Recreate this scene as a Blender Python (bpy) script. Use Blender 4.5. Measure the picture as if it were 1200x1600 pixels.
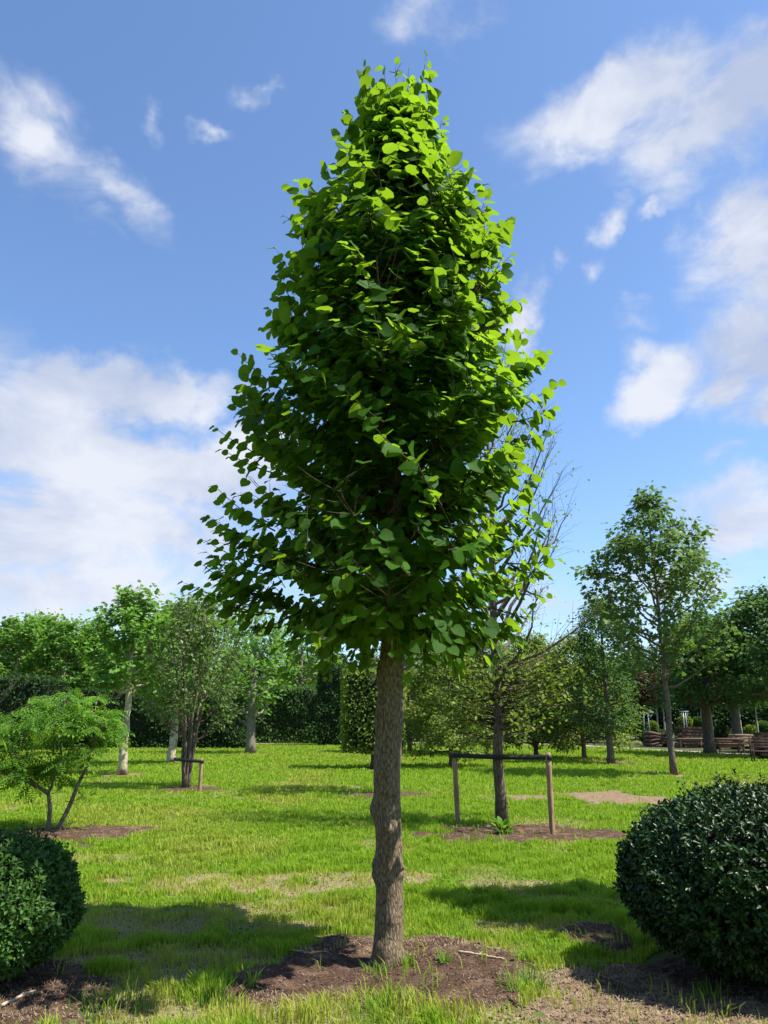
import bpy, math
import numpy as np
from mathutils import Vector, Matrix

# ------------------------------------------------------------------ start clean
for o in list(bpy.data.objects):
    bpy.data.objects.remove(o)
SC = bpy.context.scene
COL = SC.collection
R = math.radians

# ------------------------------------------------------------------ camera
F = 1209.0                      # focal length in photo pixels (photo is 1200 x 1600)
PITCH = R(15.3)
EYE = 1.6
cam_d = bpy.data.cameras.new('camera')
cam = bpy.data.objects.new('camera', cam_d)
COL.objects.link(cam)
cam.location = (0, 0, EYE)
cam.rotation_euler = (R(90) + PITCH, 0, 0)
cam_d.sensor_fit = 'VERTICAL'
cam_d.angle = 2 * math.atan(800 / F)
cam_d.clip_start = 0.05
cam_d.clip_end = 3000
SC.camera = cam

# ------------------------------------------------------------------ sun, sky, exposure
SUN_EL = R(59)
TH = R(14)
S = Vector((math.cos(SUN_EL) * math.cos(TH), -math.cos(SUN_EL) * math.sin(TH), math.sin(SUN_EL)))
sd = bpy.data.lights.new('sun', 'SUN')
sd.energy = 5.0
sd.angle = R(0.53)
sd.color = (1.0, 0.955, 0.88)
so = bpy.data.objects.new('sun', sd)
COL.objects.link(so)
so.rotation_euler = S.to_track_quat('Z', 'Y').to_euler()
SC.view_settings.view_transform = 'Standard'
SC.view_settings.look = 'None'
SC.view_settings.gamma = 1
SC.view_settings.exposure = 0.95
SC.cycles.max_bounces = 6
SC.cycles.diffuse_bounces = 2
SC.cycles.glossy_bounces = 2
SC.cycles.transmission_bounces = 2
SC.cycles.transparent_max_bounces = 4
SC.cycles.sample_clamp_indirect = 4


def sky_dir(px, py):
    """azimuth (from +Y towards +X) and elevation of a direction seen from the eye point"""
    x, z, y = (px - 600) / F, (800 - py) / F, 1.0
    c, s = math.cos(PITCH), math.sin(PITCH)
    yy, zz = y * c - z * s, y * s + z * c
    return math.atan2(x, yy), math.atan2(zz, math.hypot(x, yy))


W = bpy.data.worlds.new('World')
SC.world = W
W.use_nodes = True
nt = W.node_tree
nt.nodes.clear()
N, L = nt.nodes.new, nt.links.new


def mth(op, a, b=None, c=None, clamp=False):
    n = N('ShaderNodeMath'); n.operation = op; n.use_clamp = clamp
    for i, v in enumerate((a, b, c)):
        if v is None: continue
        if isinstance(v, (int, float)): n.inputs[i].default_value = v
        else: L(v, n.inputs[i])
    return n.outputs[0]


sky = N('ShaderNodeTexSky')
sky.sky_type = 'NISHITA'
sky.sun_disc = False
sky.sun_elevation = SUN_EL
sky.sun_rotation = math.atan2(S.x, S.y)
sky.altitude = 50
sky.air_density = 1.0
sky.dust_density = 0.6
sky.ozone_density = 2.2
tc = N('ShaderNodeTexCoord')
sep = N('ShaderNodeSeparateXYZ'); L(tc.outputs['Generated'], sep.inputs[0])
az = mth('ARCTAN2', sep.outputs[0], sep.outputs[1])
el = mth('ARCSINE', sep.outputs[2])
cmb = N('ShaderNodeCombineXYZ'); L(az, cmb.inputs[0]); L(el, cmb.inputs[1])
w1 = N('ShaderNodeTexNoise'); w1.inputs['Scale'].default_value = 7; w1.inputs['Detail'].default_value = 5; w1.inputs['Roughness'].default_value = .6; L(tc.outputs['Generated'], w1.inputs['Vector'])
w2 = N('ShaderNodeVectorMath'); w2.operation = 'SUBTRACT'; L(w1.outputs['Color'], w2.inputs[0]); w2.inputs[1].default_value = (.5, .5, .5)
w3 = N('ShaderNodeVectorMath'); w3.operation = 'SCALE'; L(w2.outputs[0], w3.inputs[0]); w3.inputs['Scale'].default_value = .17
w4 = N('ShaderNodeVectorMath'); w4.operation = 'ADD'; L(w3.outputs[0], w4.inputs[0]); L(cmb.outputs[0], w4.inputs[1])
w5 = N('ShaderNodeVectorMath'); w5.operation = 'MULTIPLY'; L(w4.outputs[0], w5.inputs[0]); w5.inputs[1].default_value = (1, 1, 0)
# every cloud bank of the place: centre, half sizes, tilt, density (angles on the sky)
BANKS = [
    (960, 175, 150, 75, -8, 1.0), (880, 190, 90, 60, 0, .85), (1110, 200, 130, 75, -15, 1.0), (1190, 130, 90, 80, 0, .95),
    (1000, 110, 60, 60, 0, .6),
    (1150, 375, 95, 70, -25, 1.0), (1130, 420, 60, 30, 0, .8), (1190, 440, 70, 60, 0, .8),
    (1170, 560, 95, 75, 30, 1.0), (1130, 620, 60, 60, -20, .75),
    (1010, 600, 70, 42, -18, .9), (1010, 560, 40, 30, 0, .6), (1000, 500, 40, 25, 0, .42), (955, 365, 40, 25, -20, .55), (1030, 340, 35, 14, -30, .5),
    (865, 430, 20, 22, 0, .5), (915, 450, 30, 20, -40, .45), (815, 500, 28, 55, 0, .8),
    (1150, 810, 110, 50, -12, .75), (1130, 730, 40, 16, -10, .5), (1195, 655, 50, 26, -25, .8),
    (1090, 900, 160, 55, 0, .5),
    (100, 175, 60, 50, 30, 0.43), (80, 250, 120, 55, 25, 0.56), (190, 330, 90, 42, 30, 0.56), (150, 300, 80, 50, 30, 0.39), (165, 375, 40, 22, 20, .5),
    (335, 210, 35, 18, -10, .42), (400, 135, 30, 20, 0, .5), (232, 185, 20, 35, 0, .35),
    (670, 40, 70, 45, 0, .55), (740, 70, 50, 28, -10, .45),
    (190, 610, 170, 40, -3, .95), (110, 590, 60, 30, -10, .6),
    (30, 680, 130, 60, 8, 1.2), (170, 720, 230, 70, 6, 1.1), (310, 750, 130, 70, 0, 1.05), (60, 800, 230, 90, 0, 1.05),
    (200, 830, 260, 80, 0, .85), (100, 920, 330, 75, 0, .85), (330, 900, 160, 60, 0, .6), (900, 960, 260, 50, 0, .42),
    (-250, 500, 260, 120, 0, .9), (-500, 200, 300, 160, 10, .8), (1550, 300, 260, 130, -10, .9), (1600, 700, 300, 120, 0, .9),
    (600, -500, 400, 140, 10, .6), (2300, 400, 400, 200, 0, .8),
]
acc = None
for (px, py, rx, ry, rot, dens) in BANKS:
    a0, e0 = sky_dir(px, py)
    ra = abs(sky_dir(px + rx, py)[0] - sky_dir(px - rx, py)[0]) / 2
    re = abs(sky_dir(px, py + ry)[1] - sky_dir(px, py - ry)[1]) / 2
    m = N('ShaderNodeMapping'); m.vector_type = 'TEXTURE'
    m.inputs['Location'].default_value = (a0, e0, 0)
    m.inputs['Rotation'].default_value = (0, 0, -R(rot))
    m.inputs['Scale'].default_value = (ra * 1.75, re * 1.75, 1)
    L(w5.outputs[0], m.inputs['Vector'])
    ln = N('ShaderNodeVectorMath'); ln.operation = 'LENGTH'; L(m.outputs[0], ln.inputs[0])
    v = mth('MULTIPLY', mth('SUBTRACT', 1.0, ln.outputs['Value'], clamp=True), dens * 1.25)
    acc = v if acc is None else mth('SMOOTH_MAX', acc, v, 0.12)
nz = N('ShaderNodeTexNoise'); nz.inputs['Scale'].default_value = 7; nz.inputs['Detail'].default_value = 12
nz.inputs['Roughness'].default_value = 0.6; nz.inputs['Distortion'].default_value = 0.5
mp = N('ShaderNodeMapping'); mp.inputs['Scale'].default_value = (1, 1, 1.7); L(tc.outputs['Generated'], mp.inputs[0]); L(mp.outputs[0], nz.inputs['Vector'])
nz2 = N('ShaderNodeTexNoise'); nz2.inputs['Scale'].default_value = 2.4; nz2.inputs['Detail'].default_value = 4; L(mp.outputs[0], nz2.inputs['Vector'])
nv = mth('MULTIPLY_ADD', nz.outputs['Fac'], 2.6, -1.3)
# banks fade where the wisps are thin
f = mth('ADD', acc, mth('MULTIPLY', nv, mth('MULTIPLY_ADD', acc, 0.95, 0.04)))
mr = N('ShaderNodeMapRange'); mr.interpolation_type = 'SMOOTHSTEP'
L(f, mr.inputs['Value']); mr.inputs['From Min'].default_value = 0.16; mr.inputs['From Max'].default_value = 0.88
mr.inputs['To Max'].default_value = 0.95
cfac = mr.outputs[0]
# cloud body: bright tops, bluish grey thicker parts
cr = N('ShaderNodeMix'); cr.data_type = 'RGBA'
cr.inputs['A'].default_value = (2.6, 3.0, 4.0, 1)
cr.inputs['B'].default_value = (4.35, 4.5, 4.95, 1)
mr2 = N('ShaderNodeMapRange'); L(mth('ADD', mth('MULTIPLY', nz2.outputs['Fac'], .9), mth('MULTIPLY', nz.outputs['Fac'], .5)), mr2.inputs['Value'])
mr2.inputs['From Min'].default_value = 0.60; mr2.inputs['From Max'].default_value = 0.80
L(mr2.outputs[0], cr.inputs['Factor'])
tint = N('ShaderNodeMix'); tint.data_type = 'RGBA'; tint.blend_type = 'MULTIPLY'; tint.inputs['Factor'].default_value = 1
L(sky.outputs[0], tint.inputs['A']); tint.inputs['B'].default_value = (.93, 1.05, 1.18, 1)
mixc = N('ShaderNodeMix'); mixc.data_type = 'RGBA'
L(cfac, mixc.inputs['Factor']); L(tint.outputs['Result'], mixc.inputs['A']); L(cr.outputs['Result'], mixc.inputs['B'])
bg = N('ShaderNodeBackground'); bg.inputs['Strength'].default_value = 0.102
L(mixc.outputs['Result'], bg.inputs['Color'])
wo = N('ShaderNodeOutputWorld'); L(bg.outputs[0], wo.inputs['Surface'])

# ------------------------------------------------------------------ measuring helpers (photo pixel -> place)
CP, SP = math.cos(PITCH), math.sin(PITCH)


def gd(py):
    return EYE / math.tan(math.atan((py - 800) / F) - PITCH)


def G(px, py):
    d = gd(py)
    return ((px - 600) / F * (d * CP - EYE * SP), d)


def ZH(d, py):
    return EYE + d * math.tan(PITCH + math.atan((800 - py) / F))


def XW(px, d, z):
    return (px - 600) / F * (d * CP + (z - EYE) * SP)


# ------------------------------------------------------------------ noise in numpy
def _hash(ix, iy, iz, seed):
    h = (ix.astype(np.int64) * 374761393 + iy.astype(np.int64) * 668265263 + iz.astype(np.int64) * 2147483647 + seed * 974634777) & 0xFFFFFFFF
    h = ((h ^ (h >> 13)) * 1274126177) & 0xFFFFFFFF
    h = (h ^ (h >> 16)) & 0xFFFFFFFF
    return h / 4294967295.0


def vnoise(x, y, z=None, seed=0):
    x = np.asarray(x, float); y = np.asarray(y, float)
    z = np.zeros_like(x) if z is None else np.asarray(z, float)
    fx, fy, fz = np.floor(x), np.floor(y), np.floor(z)
    tx, ty, tz = x - fx, y - fy, z - fz
    tx, ty, tz = tx * tx * (3 - 2 * tx), ty * ty * (3 - 2 * ty), tz * tz * (3 - 2 * tz)
    r = 0
    for a in (0, 1):
        for b in (0, 1):
            for c in (0, 1):
                w = (tx if a else 1 - tx) * (ty if b else 1 - ty) * (tz if c else 1 - tz)
                r = r + w * _hash(fx + a, fy + b, fz + c, seed)
    return r


def fbm(x, y, z=None, seed=0, octs=4):
    r, a, t = 0, .5, 0
    for k in range(octs):
        s = 2.03 ** k
        r = r + a * vnoise(np.asarray(x) * s + 7.3 * k, np.asarray(y) * s + 3.1 * k, None if z is None else np.asarray(z) * s, seed + k)
        t += a; a *= .5
    return r / t


def sstep(a, b, x):
    t = np.clip((x - a) / (b - a), 0, 1)
    return t * t * (3 - 2 * t)


# ------------------------------------------------------------------ mesh building
class MB:
    def __init__(s):
        s.v = []; s.f = []; s.n = 0; s.attr = {}

    def add(s, v, faces):
        """faces: array (m,k) or list of such arrays, indices local to v"""
        v = np.asarray(v, float)
        if not isinstance(faces, list): faces = [faces]
        for fa in faces:
            s.f.append(np.asarray(fa, np.int64) + s.n)
        s.v.append(v); s.n += len(v)

    def build(s, name, mat, parent=None, smooth=True, attrs=None):
        V = np.concatenate(s.v) if s.v else np.zeros((0, 3))
        me = bpy.data.meshes.new(name)
        me.vertices.add(len(V)); me.vertices.foreach_set('co', V.astype(np.float32).ravel())
        li = np.concatenate([f.ravel() for f in s.f]); lt = np.concatenate([np.full(len(f), f.shape[1]) for f in s.f])
        ls = np.concatenate([[0], np.cumsum(lt)[:-1]])
        me.loops.add(len(li)); me.loops.foreach_set('vertex_index', li.astype(np.int32))
        me.polygons.add(len(lt)); me.polygons.foreach_set('loop_start', ls.astype(np.int32))
        try: me.polygons.foreach_set('loop_total', lt.astype(np.int32))
        except Exception: pass
        me.polygons.foreach_set('use_smooth', np.full(len(lt), smooth))
        if attrs:
            for k, a in attrs.items():
                at = me.attributes.new(k, 'FLOAT', 'POINT'); at.data.foreach_set('value', np.asarray(a, np.float32))
        me.materials.append(mat)
        me.update(calc_edges=True); me.validate()
        o = bpy.data.objects.new(name, me); COL.objects.link(o)
        if parent: o.parent = parent
        return o

    # ---- shapes
    def tube(s, pts, rad, n=6, cap=True):
        P = np.asarray(pts, float); m = len(P)
        rad = np.broadcast_to(np.asarray(rad, float), (m,))
        T = np.gradient(P, axis=0); T /= np.linalg.norm(T, axis=1)[:, None] + 1e-9
        ref = np.array([0.13, 0.91, 0.39]) if abs(T[0][2]) > .8 else np.array([0., 0., 1.])
        A = np.cross(T, ref); A /= np.linalg.norm(A, axis=1)[:, None] + 1e-9
        B = np.cross(T, A)
        ang = np.arange(n) * 2 * math.pi / n
        V = P[:, None, :] + rad[:, None, None] * (np.cos(ang)[None, :, None] * A[:, None, :] + np.sin(ang)[None, :, None] * B[:, None, :])
        i = np.arange(m - 1)[:, None] * n + np.arange(n)[None, :]
        j = np.arange(m - 1)[:, None] * n + (np.arange(n)[None, :] + 1) % n
        q = np.stack([i, j, j + n, i + n], -1).reshape(-1, 4)
        fs = [q]
        if cap and n > 2:
            fs.append(np.arange(n)[None, ::-1]); fs.append((np.arange(n) + (m - 1) * n)[None, :])
        s.add(V.reshape(-1, 3), fs)

    def box(s, c, d, M=None, bev=0.0):
        x, y, z = d[0] / 2, d[1] / 2, d[2] / 2
        b = min(bev, x * .9, y * .9, z * .9)
        if b <= 0:
            v = np.array([[i, j, k] for k in (-z, z) for j in (-y, y) for i in (-x, x)])
            fa = np.array([[0, 2, 3, 1], [4, 5, 7, 6], [0, 1, 5, 4], [2, 6, 7, 3], [0, 4, 6, 2], [1, 3, 7, 5]])
            fs = [fa]
        else:
            o = [(-x + b, -y), (x - b, -y), (x, -y + b), (x, y - b), (x - b, y), (-x + b, y), (-x, y - b), (-x, -y + b)]
            i = [(-x + b, -y + b), (x - b, -y + b), (x - b, -y + b), (x - b, y - b), (x - b, y - b), (-x + b, y - b), (-x + b, y - b), (-x + b, -y + b)]
            v = [(p[0], p[1], -z) for p in i] + [(p[0], p[1], -z + b) for p in o] + [(p[0], p[1], z - b) for p in o] + [(p[0], p[1], z) for p in i]
            v = np.array(v)
            fa = []
            for r_ in range(3):
                for k in range(8):
                    fa.append([r_ * 8 + k, r_ * 8 + (k + 1) % 8, r_ * 8 + 8 + (k + 1) % 8, r_ * 8 + 8 + k])
            fs = [np.array(fa), np.array([[6, 4, 2, 0]]), np.array([[24, 26, 28, 30]])]
        if M is not None: v = v @ np.array(M.to_3x3()).T
        s.add(v + np.array(c), fs)

    def leaves(s, tmpl, pos, dr, nr, size, wid=None):
        """copies of a leaf shape: along dr, facing nr"""
        TV, TF = tmpl
        pos = np.asarray(pos, float); n = len(pos)
        if n == 0: return
        dr = np.asarray(dr, float); dr = dr / (np.linalg.norm(dr, axis=1)[:, None] + 1e-9)
        nr = np.asarray(nr, float)
        sd_ = np.cross(nr, dr); sd_ /= np.linalg.norm(sd_, axis=1)[:, None] + 1e-9
        up = np.cross(dr, sd_)
        size = np.broadcast_to(np.asarray(size, float), (n,))
        w = size if wid is None else size * wid
        V = pos[:, None, :] + TV[None, :, 0:1] * (dr * size[:, None])[:, None, :] + TV[None, :, 1:2] * (sd_ * w[:, None])[:, None, :] + TV[None, :, 2:3] * (up * size[:, None])[:, None, :]
        k = len(TV); off = (np.arange(n) * k)[:, None, None]
        s.add(V.reshape(-1, 3), [(fa[None] + off).reshape(-1, fa.shape[1]) for fa in TF])


def leaf_shape(kind):
    if kind == 'heart':      # broad heart-shaped lime leaf, folded along the rib and drooping at the tip
        mid = [(0, 0), (.22, 0), (.55, 0), (.84, 0), (1.04, 0)]
        sd1 = [(-.08, .17), (-.03, .37), (.17, .52), (.45, .54), (.72, .41), (.90, .20)]
        V = [(x, y, 0) for x, y in mid] + [(x, y, .0) for x, y in sd1] + [(x, -y, 0) for x, y in sd1]
        V = np.array(V, float)
        V[:, 2] = .12 * np.abs(V[:, 1]) + .05 * np.sin(V[:, 0] * 9) * (np.abs(V[:, 1]) > .3) - .17 * np.clip(V[:, 0], 0, 2) ** 2
        f3, f4 = [], []
        for b, flip in ((5, 0), (11, 1)):
            t = [(0, b + 1, b)], [(0, 1, b + 2, b + 1), (1, 2, b + 3, b + 2), (2, 3, b + 4, b + 3)], [(3, b + 5, b + 4), (3, 4, b + 5)]
            for g in t[0] + t[2]: f3.append(g[::-1] if flip else g)
            for g in t[1]: f4.append(g[::-1] if flip else g)
        return V, [np.array(f3), np.array(f4)]
    if kind == 'oval':       # narrow pointed leathery leaf
        V = np.array([(0, 0, 0), (.5, 0, -.02), (1, 0, -.12), (.2, .15, .05), (.5, .22, .06), (.8, .13, .0), (.2, -.15, .05), (.5, -.22, .06), (.8, -.13, .0)], float)
        return V, [np.array([(0, 4, 3), (0, 1, 4), (2, 5, 1), (0, 6, 7), (0, 7, 1), (2, 1, 8)]), np.array([(1, 5, 4), (1, 7, 8)])]
    if kind == 'simple':     # five-sided leaf for the trees further off
        V = np.array([(0, 0, 0), (.35, .33, .05), (.75, .25, 0), (1, 0, -.12), (.75, -.25, 0), (.35, -.33, .05)], float)
        return V, [np.array([(0, 3, 2, 1), (0, 5, 4, 3)])]
    if kind == 'lobed':      # plane / maple leaf outline
        V = np.array([(0, 0, 0), (.1, .25, .03), (.05, .55, .0), (.4, .35, .02), (.65, .5, -.03), (.7, .2, 0), (1.05, 0, -.1), (.7, -.2, 0), (.65, -.5, -.03), (.4, -.35, .02), (.05, -.55, 0), (.1, -.25, .03)], float)
        return V, [np.array([(0, 3, 2, 1), (0, 5, 4, 3), (0, 11, 10, 9), (0, 9, 8, 7)]), np.array([(0, 6, 5), (0, 7, 6)])]
    if kind == 'pinnate':    # compound leaf with pairs of leaflets
        V, Fq = [], []
        for i in range(5):
            for sg in (-1, 1):
                x0 = .12 + i * .19; b = len(V); l = .34 - .03 * abs(i - 2)
                V += [(x0, 0, -.1 * x0 * x0), (x0 + .09, sg * l * .4, .02 - .1 * x0 * x0), (x0 + .13, sg * l, -.05 - .1 * x0 * x0), (x0 - .01, sg * l * .55, -.1 * x0 * x0)]
                Fq.append((b, b + 1, b + 2, b + 3) if sg < 0 else (b + 3, b + 2, b + 1, b))
        b = len(V); V += [(.95, 0, -.1), (1.1, .09, -.13), (1.3, 0, -.22), (1.1, -.09, -.13)]; Fq.append((b, b + 3, b + 2, b + 1))
        return np.array(V, float), [np.array(Fq)]


TM = {k: leaf_shape(k) for k in ('heart', 'oval', 'simple', 'lobed', 'pinnate')}


def nrm(v):
    v = np.asarray(v, float)
    return v / (np.linalg.norm(v, axis=-1, keepdims=True) + 1e-9)


# ------------------------------------------------------------------ tagging
def tag(o, label=None, cat=None, group=None, kind=None):
    if label: o['label'] = label
    if cat: o['category'] = cat
    if group: o['group'] = group
    if kind: o['kind'] = kind
    return o


def thing(name, label, cat, loc=(0, 0, 0), rz=0, group=None):
    o = bpy.data.objects.new(name, None); COL.objects.link(o)
    o.empty_display_size = .3
    o.location = loc; o.rotation_euler = (0, 0, rz)
    return tag(o, label, cat, group)


def dup(root, loc, rz=0, label=None, group=None, sc=1.0):
    r = root.copy(); COL.objects.link(r); r.location = loc; r.rotation_euler = (0, 0, rz)
    r.scale = (sc, sc, sc) if isinstance(sc, (int, float)) else sc
    if label: r['label'] = label
    if group: r['group'] = group
    for ch in list(root.children):
        c = ch.copy(); COL.objects.link(c); c.parent = r
        for g in list(ch.children):
            d = g.copy(); COL.objects.link(d); d.parent = c
    return r


# ------------------------------------------------------------------ materials
def new_mat(name):
    m = bpy.data.materials.new(name); m.use_nodes = True
    t = m.node_tree; t.nodes.clear()
    out = t.nodes.new('ShaderNodeOutputMaterial')
    return m, t, out


def leaf_mat(name, c1, c2, trans, tfac=.4, rough=.45, spec=.4, c3=None, back=None):
    m, t, out = new_mat(name)
    n, l = t.nodes.new, t.links.new
    geo = n('ShaderNodeNewGeometry')
    ramp = n('ShaderNodeValToRGB'); l(geo.outputs['Random Per Island'], ramp.inputs[0])
    ramp.color_ramp.elements[0].color = (*c1, 1); ramp.color_ramp.elements[1].color = (*c2, 1)
    if c3:
        e = ramp.color_ramp.elements.new(.96); e.color = (*c2, 1); ramp.color_ramp.elements[2].color = (*c3, 1)
    # blotches larger than a leaf
    nzz = n('ShaderNodeTexNoise'); nzz.inputs['Scale'].default_value = 1.3; nzz.inputs['Detail'].default_value = 2
    tcn = n('ShaderNodeTexCoord'); l(tcn.outputs['Object'], nzz.inputs['Vector'])
    mrn = n('ShaderNodeMapRange'); l(nzz.outputs['Fac'], mrn.inputs['Value'])
    mrn.inputs['From Min'].default_value = .3; mrn.inputs['From Max'].default_value = .7; mrn.inputs['To Min'].default_value = .8; mrn.inputs['To Max'].default_value = 1.2
    mul = n('ShaderNodeVectorMath'); mul.operation = 'SCALE'; l(ramp.outputs[0], mul.inputs[0]); l(mrn.outputs[0], mul.inputs['Scale'])
    col = mul.outputs[0]
    if back:   # paler underside of the leaf
        mb_ = n('ShaderNodeMix'); mb_.data_type = 'RGBA'; l(geo.outputs['Backfacing'], mb_.inputs['Factor']); l(col, mb_.inputs['A']); mb_.inputs['B'].default_value = (*back, 1)
        col = mb_.outputs['Result']
    p = n('ShaderNodeBsdfPrincipled'); l(col, p.inputs['Base Color'])
    p.inputs['Roughness'].default_value = rough; p.inputs['Specular IOR Level'].default_value = spec
    tr = n('ShaderNodeBsdfTranslucent')
    m2 = n('ShaderNodeVectorMath'); m2.operation = 'SCALE'; m2.inputs[0].default_value = trans; l(mrn.outputs[0], m2.inputs['Scale'])
    l(m2.outputs[0], tr.inputs['Color'])
    mx = n('ShaderNodeMixShader'); mx.inputs[0].default_value = tfac
    l(p.outputs[0], mx.inputs[1]); l(tr.outputs[0], mx.inputs[2]); l(mx.outputs[0], out.inputs[0])
    return m


def bark_mat(name, c1, c2, scale=(22, 22, 4), bump=.6, patch=None, dist=.015, moss=None):
    m, t, out = new_mat(name)
    n, l = t.nodes.new, t.links.new
    tcn = n('ShaderNodeTexCoord'); mp_ = n('ShaderNodeMapping'); mp_.inputs['Scale'].default_value = scale; l(tcn.outputs['Object'], mp_.inputs[0])
    a = n('ShaderNodeTexNoise'); a.inputs['Scale'].default_value = 1.6; a.inputs['Detail'].default_value = 8; a.inputs['Roughness'].default_value = .7; a.inputs['Distortion'].default_value = 1.2; l(mp_.outputs[0], a.inputs['Vector'])
    v = n('ShaderNodeTexVoronoi'); v.feature = 'DISTANCE_TO_EDGE'; v.inputs['Scale'].default_value = 1.4; l(mp_.outputs[0], v.inputs['Vector'])
    vr = n('ShaderNodeMapRange'); l(v.outputs['Distance'], vr.inputs['Value']); vr.inputs['From Max'].default_value = .22
    mu = n('ShaderNodeMath'); mu.operation = 'MULTIPLY_ADD'; l(vr.outputs[0], mu.inputs[0]); mu.inputs[1].default_value = .35; l(a.outputs['Fac'], mu.inputs[2])
    ramp = n('ShaderNodeValToRGB'); l(mu.outputs[0], ramp.inputs[0])
    ramp.color_ramp.elements[0].position = .42; ramp.color_ramp.elements[0].color = (*c1, 1)
    ramp.color_ramp.elements[1].position = .95; ramp.color_ramp.elements[1].color = (*c2, 1)
    col = ramp.outputs[0]
    b = n('ShaderNodeTexNoise'); b.inputs['Scale'].default_value = 3.0; b.inputs['Detail'].default_value = 5; l(tcn.outputs['Object'], b.inputs['Vector'])
    if patch:
        r2 = n('ShaderNodeMapRange'); r2.interpolation_type = 'SMOOTHSTEP'; l(b.outputs['Fac'], r2.inputs['Value']); r2.inputs['From Min'].default_value = .5; r2.inputs['From Max'].default_value = .62
        mx_ = n('ShaderNodeMix'); mx_.data_type = 'RGBA'; l(r2.outputs[0], mx_.inputs['Factor']); l(col, mx_.inputs['A']); mx_.inputs['B'].default_value = (*patch, 1)
        col = mx_.outputs['Result']
    p = n('ShaderNodeBsdfPrincipled'); l(col, p.inputs['Base Color']); p.inputs['Roughness'].default_value = .9; p.inputs['Specular IOR Level'].default_value = .15
    bp = n('ShaderNodeBump'); bp.inputs['Strength'].default_value = bump; bp.inputs['Distance'].default_value = dist; l(mu.outputs[0], bp.inputs['Height']); l(bp.outputs[0], p.inputs['Normal'])
    l(p.outputs[0], out.inputs[0])
    return m


def plain_mat(name, c1, c2=None, rough=.7, sc=8.0, metal=0, bump=.2, stretch=(1, 1, 1)):
    m, t, out = new_mat(name)
    n, l = t.nodes.new, t.links.new
    c2 = c2 or tuple(x * .7 for x in c1)
    tcn = n('ShaderNodeTexCoord'); mp_ = n('ShaderNodeMapping'); mp_.inputs['Scale'].default_value = stretch; l(tcn.outputs['Object'], mp_.inputs[0])
    a = n('ShaderNodeTexNoise'); a.inputs['Scale'].default_value = sc; a.inputs['Detail'].default_value = 6; l(mp_.outputs[0], a.inputs['Vector'])
    ramp = n('ShaderNodeValToRGB'); l(a.outputs['Fac'], ramp.inputs[0])
    ramp.color_ramp.elements[0].position = .3; ramp.color_ramp.elements[0].color = (*c2, 1)
    ramp.color_ramp.elements[1].position = .7; ramp.color_ramp.elements[1].color = (*c1, 1)
    p = n('ShaderNodeBsdfPrincipled'); l(ramp.outputs[0], p.inputs['Base Color']); p.inputs['Roughness'].default_value = rough; p.inputs['Metallic'].default_value = metal
    bp = n('ShaderNodeBump'); bp.inputs['Strength'].default_value = bump; bp.inputs['Distance'].default_value = .01; l(a.outputs['Fac'], bp.inputs['Height']); l(bp.outputs[0], p.inputs['Normal'])
    l(p.outputs[0], out.inputs[0])
    return m


M_LIME = leaf_mat('lime_leaf', (.018, .066, .006), (.042, .122, .010), (.29, .50, .018), .43, .6, .1, back=(.03, .075, .02))
M_PLANE = leaf_mat('plane_leaf', (.075, .18, .025), (.15, .28, .045), (.2, .4, .03), .37, .6, .14)
M_DARK = leaf_mat('dark_leaf', (.02, .05, .012), (.045, .09, .02), (.06, .13, .015), .22, .6, .14)
M_OLIVE = leaf_mat('olive_leaf', (.10, .155, .022), (.19, .245, .042), (.23, .34, .03), .36, .6, .14)
M_MID = leaf_mat('mid_leaf', (.04, .095, .02), (.085, .16, .035), (.10, .22, .03), .3, .6, .14)
M_BRONZE = leaf_mat('bronze_leaf', (.055, .11, .02), (.11, .18, .035), (.15, .26, .025), .34, .45, .35)
M_PINN = leaf_mat('pinnate_leaf', (.06, .16, .018), (.12, .26, .028), (.24, .44, .025), .42, .6, .14)
M_MAPLE = leaf_mat('maple_leaf', (.08, .14, .035), (.14, .21, .055), (.17, .30, .04), .33, .6, .14)
M_RED = leaf_mat('purple_leaf', (.035, .012, .012), (.07, .022, .018), (.09, .02, .015), .25, .6, .14)
M_DOME = leaf_mat('clipped_leaf', (.03, .085, .015), (.07, .15, .028), (.07, .17, .015), .2, .5, .2)
M_GLOSS = leaf_mat('laurel_leaf', (.012, .040, .008), (.032, .078, .014), (.03, .07, .01), .08, .40, .32)
M_YSHRUB = leaf_mat('yellow_shrub_leaf', (.12, .19, .03), (.2, .28, .05), (.2, .3, .03), .3, .6, .14)
B_LIME = bark_mat('lime_bark', (.07, .048, .029), (.31, .24, .155), (42, 42, 11), .8, dist=.012)
B_BROWN = bark_mat('brown_bark', (.06, .045, .032), (.2, .16, .115), (20, 20, 4), .7)
B_GREY = bark_mat('grey_bark', (.10, .085, .06), (.26, .23, .17), (14, 14, 3), .5)
B_PLANE = bark_mat('plane_bark', (.30, .24, .15), (.52, .46, .32), (7, 7, 4), .3, patch=(.15, .11, .07))
B_PALE = bark_mat('pale_bark', (.25, .22, .16), (.5, .46, .38), (9, 9, 6), .3)
B_TWIG = bark_mat('twig_bark', (.04, .03, .02), (.10, .08, .05), (20, 20, 8), .3)
B_OLTWIG = bark_mat('olive_twig_bark', (.12, .11, .055), (.27, .25, .14), (20, 20, 8), .3)
M_CORE = plain_mat('core_shade', (.016, .022, .009), (.008, .010, .005), .95, 14)  # near-black fill standing in for the shade inside shrubs and hedges

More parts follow.
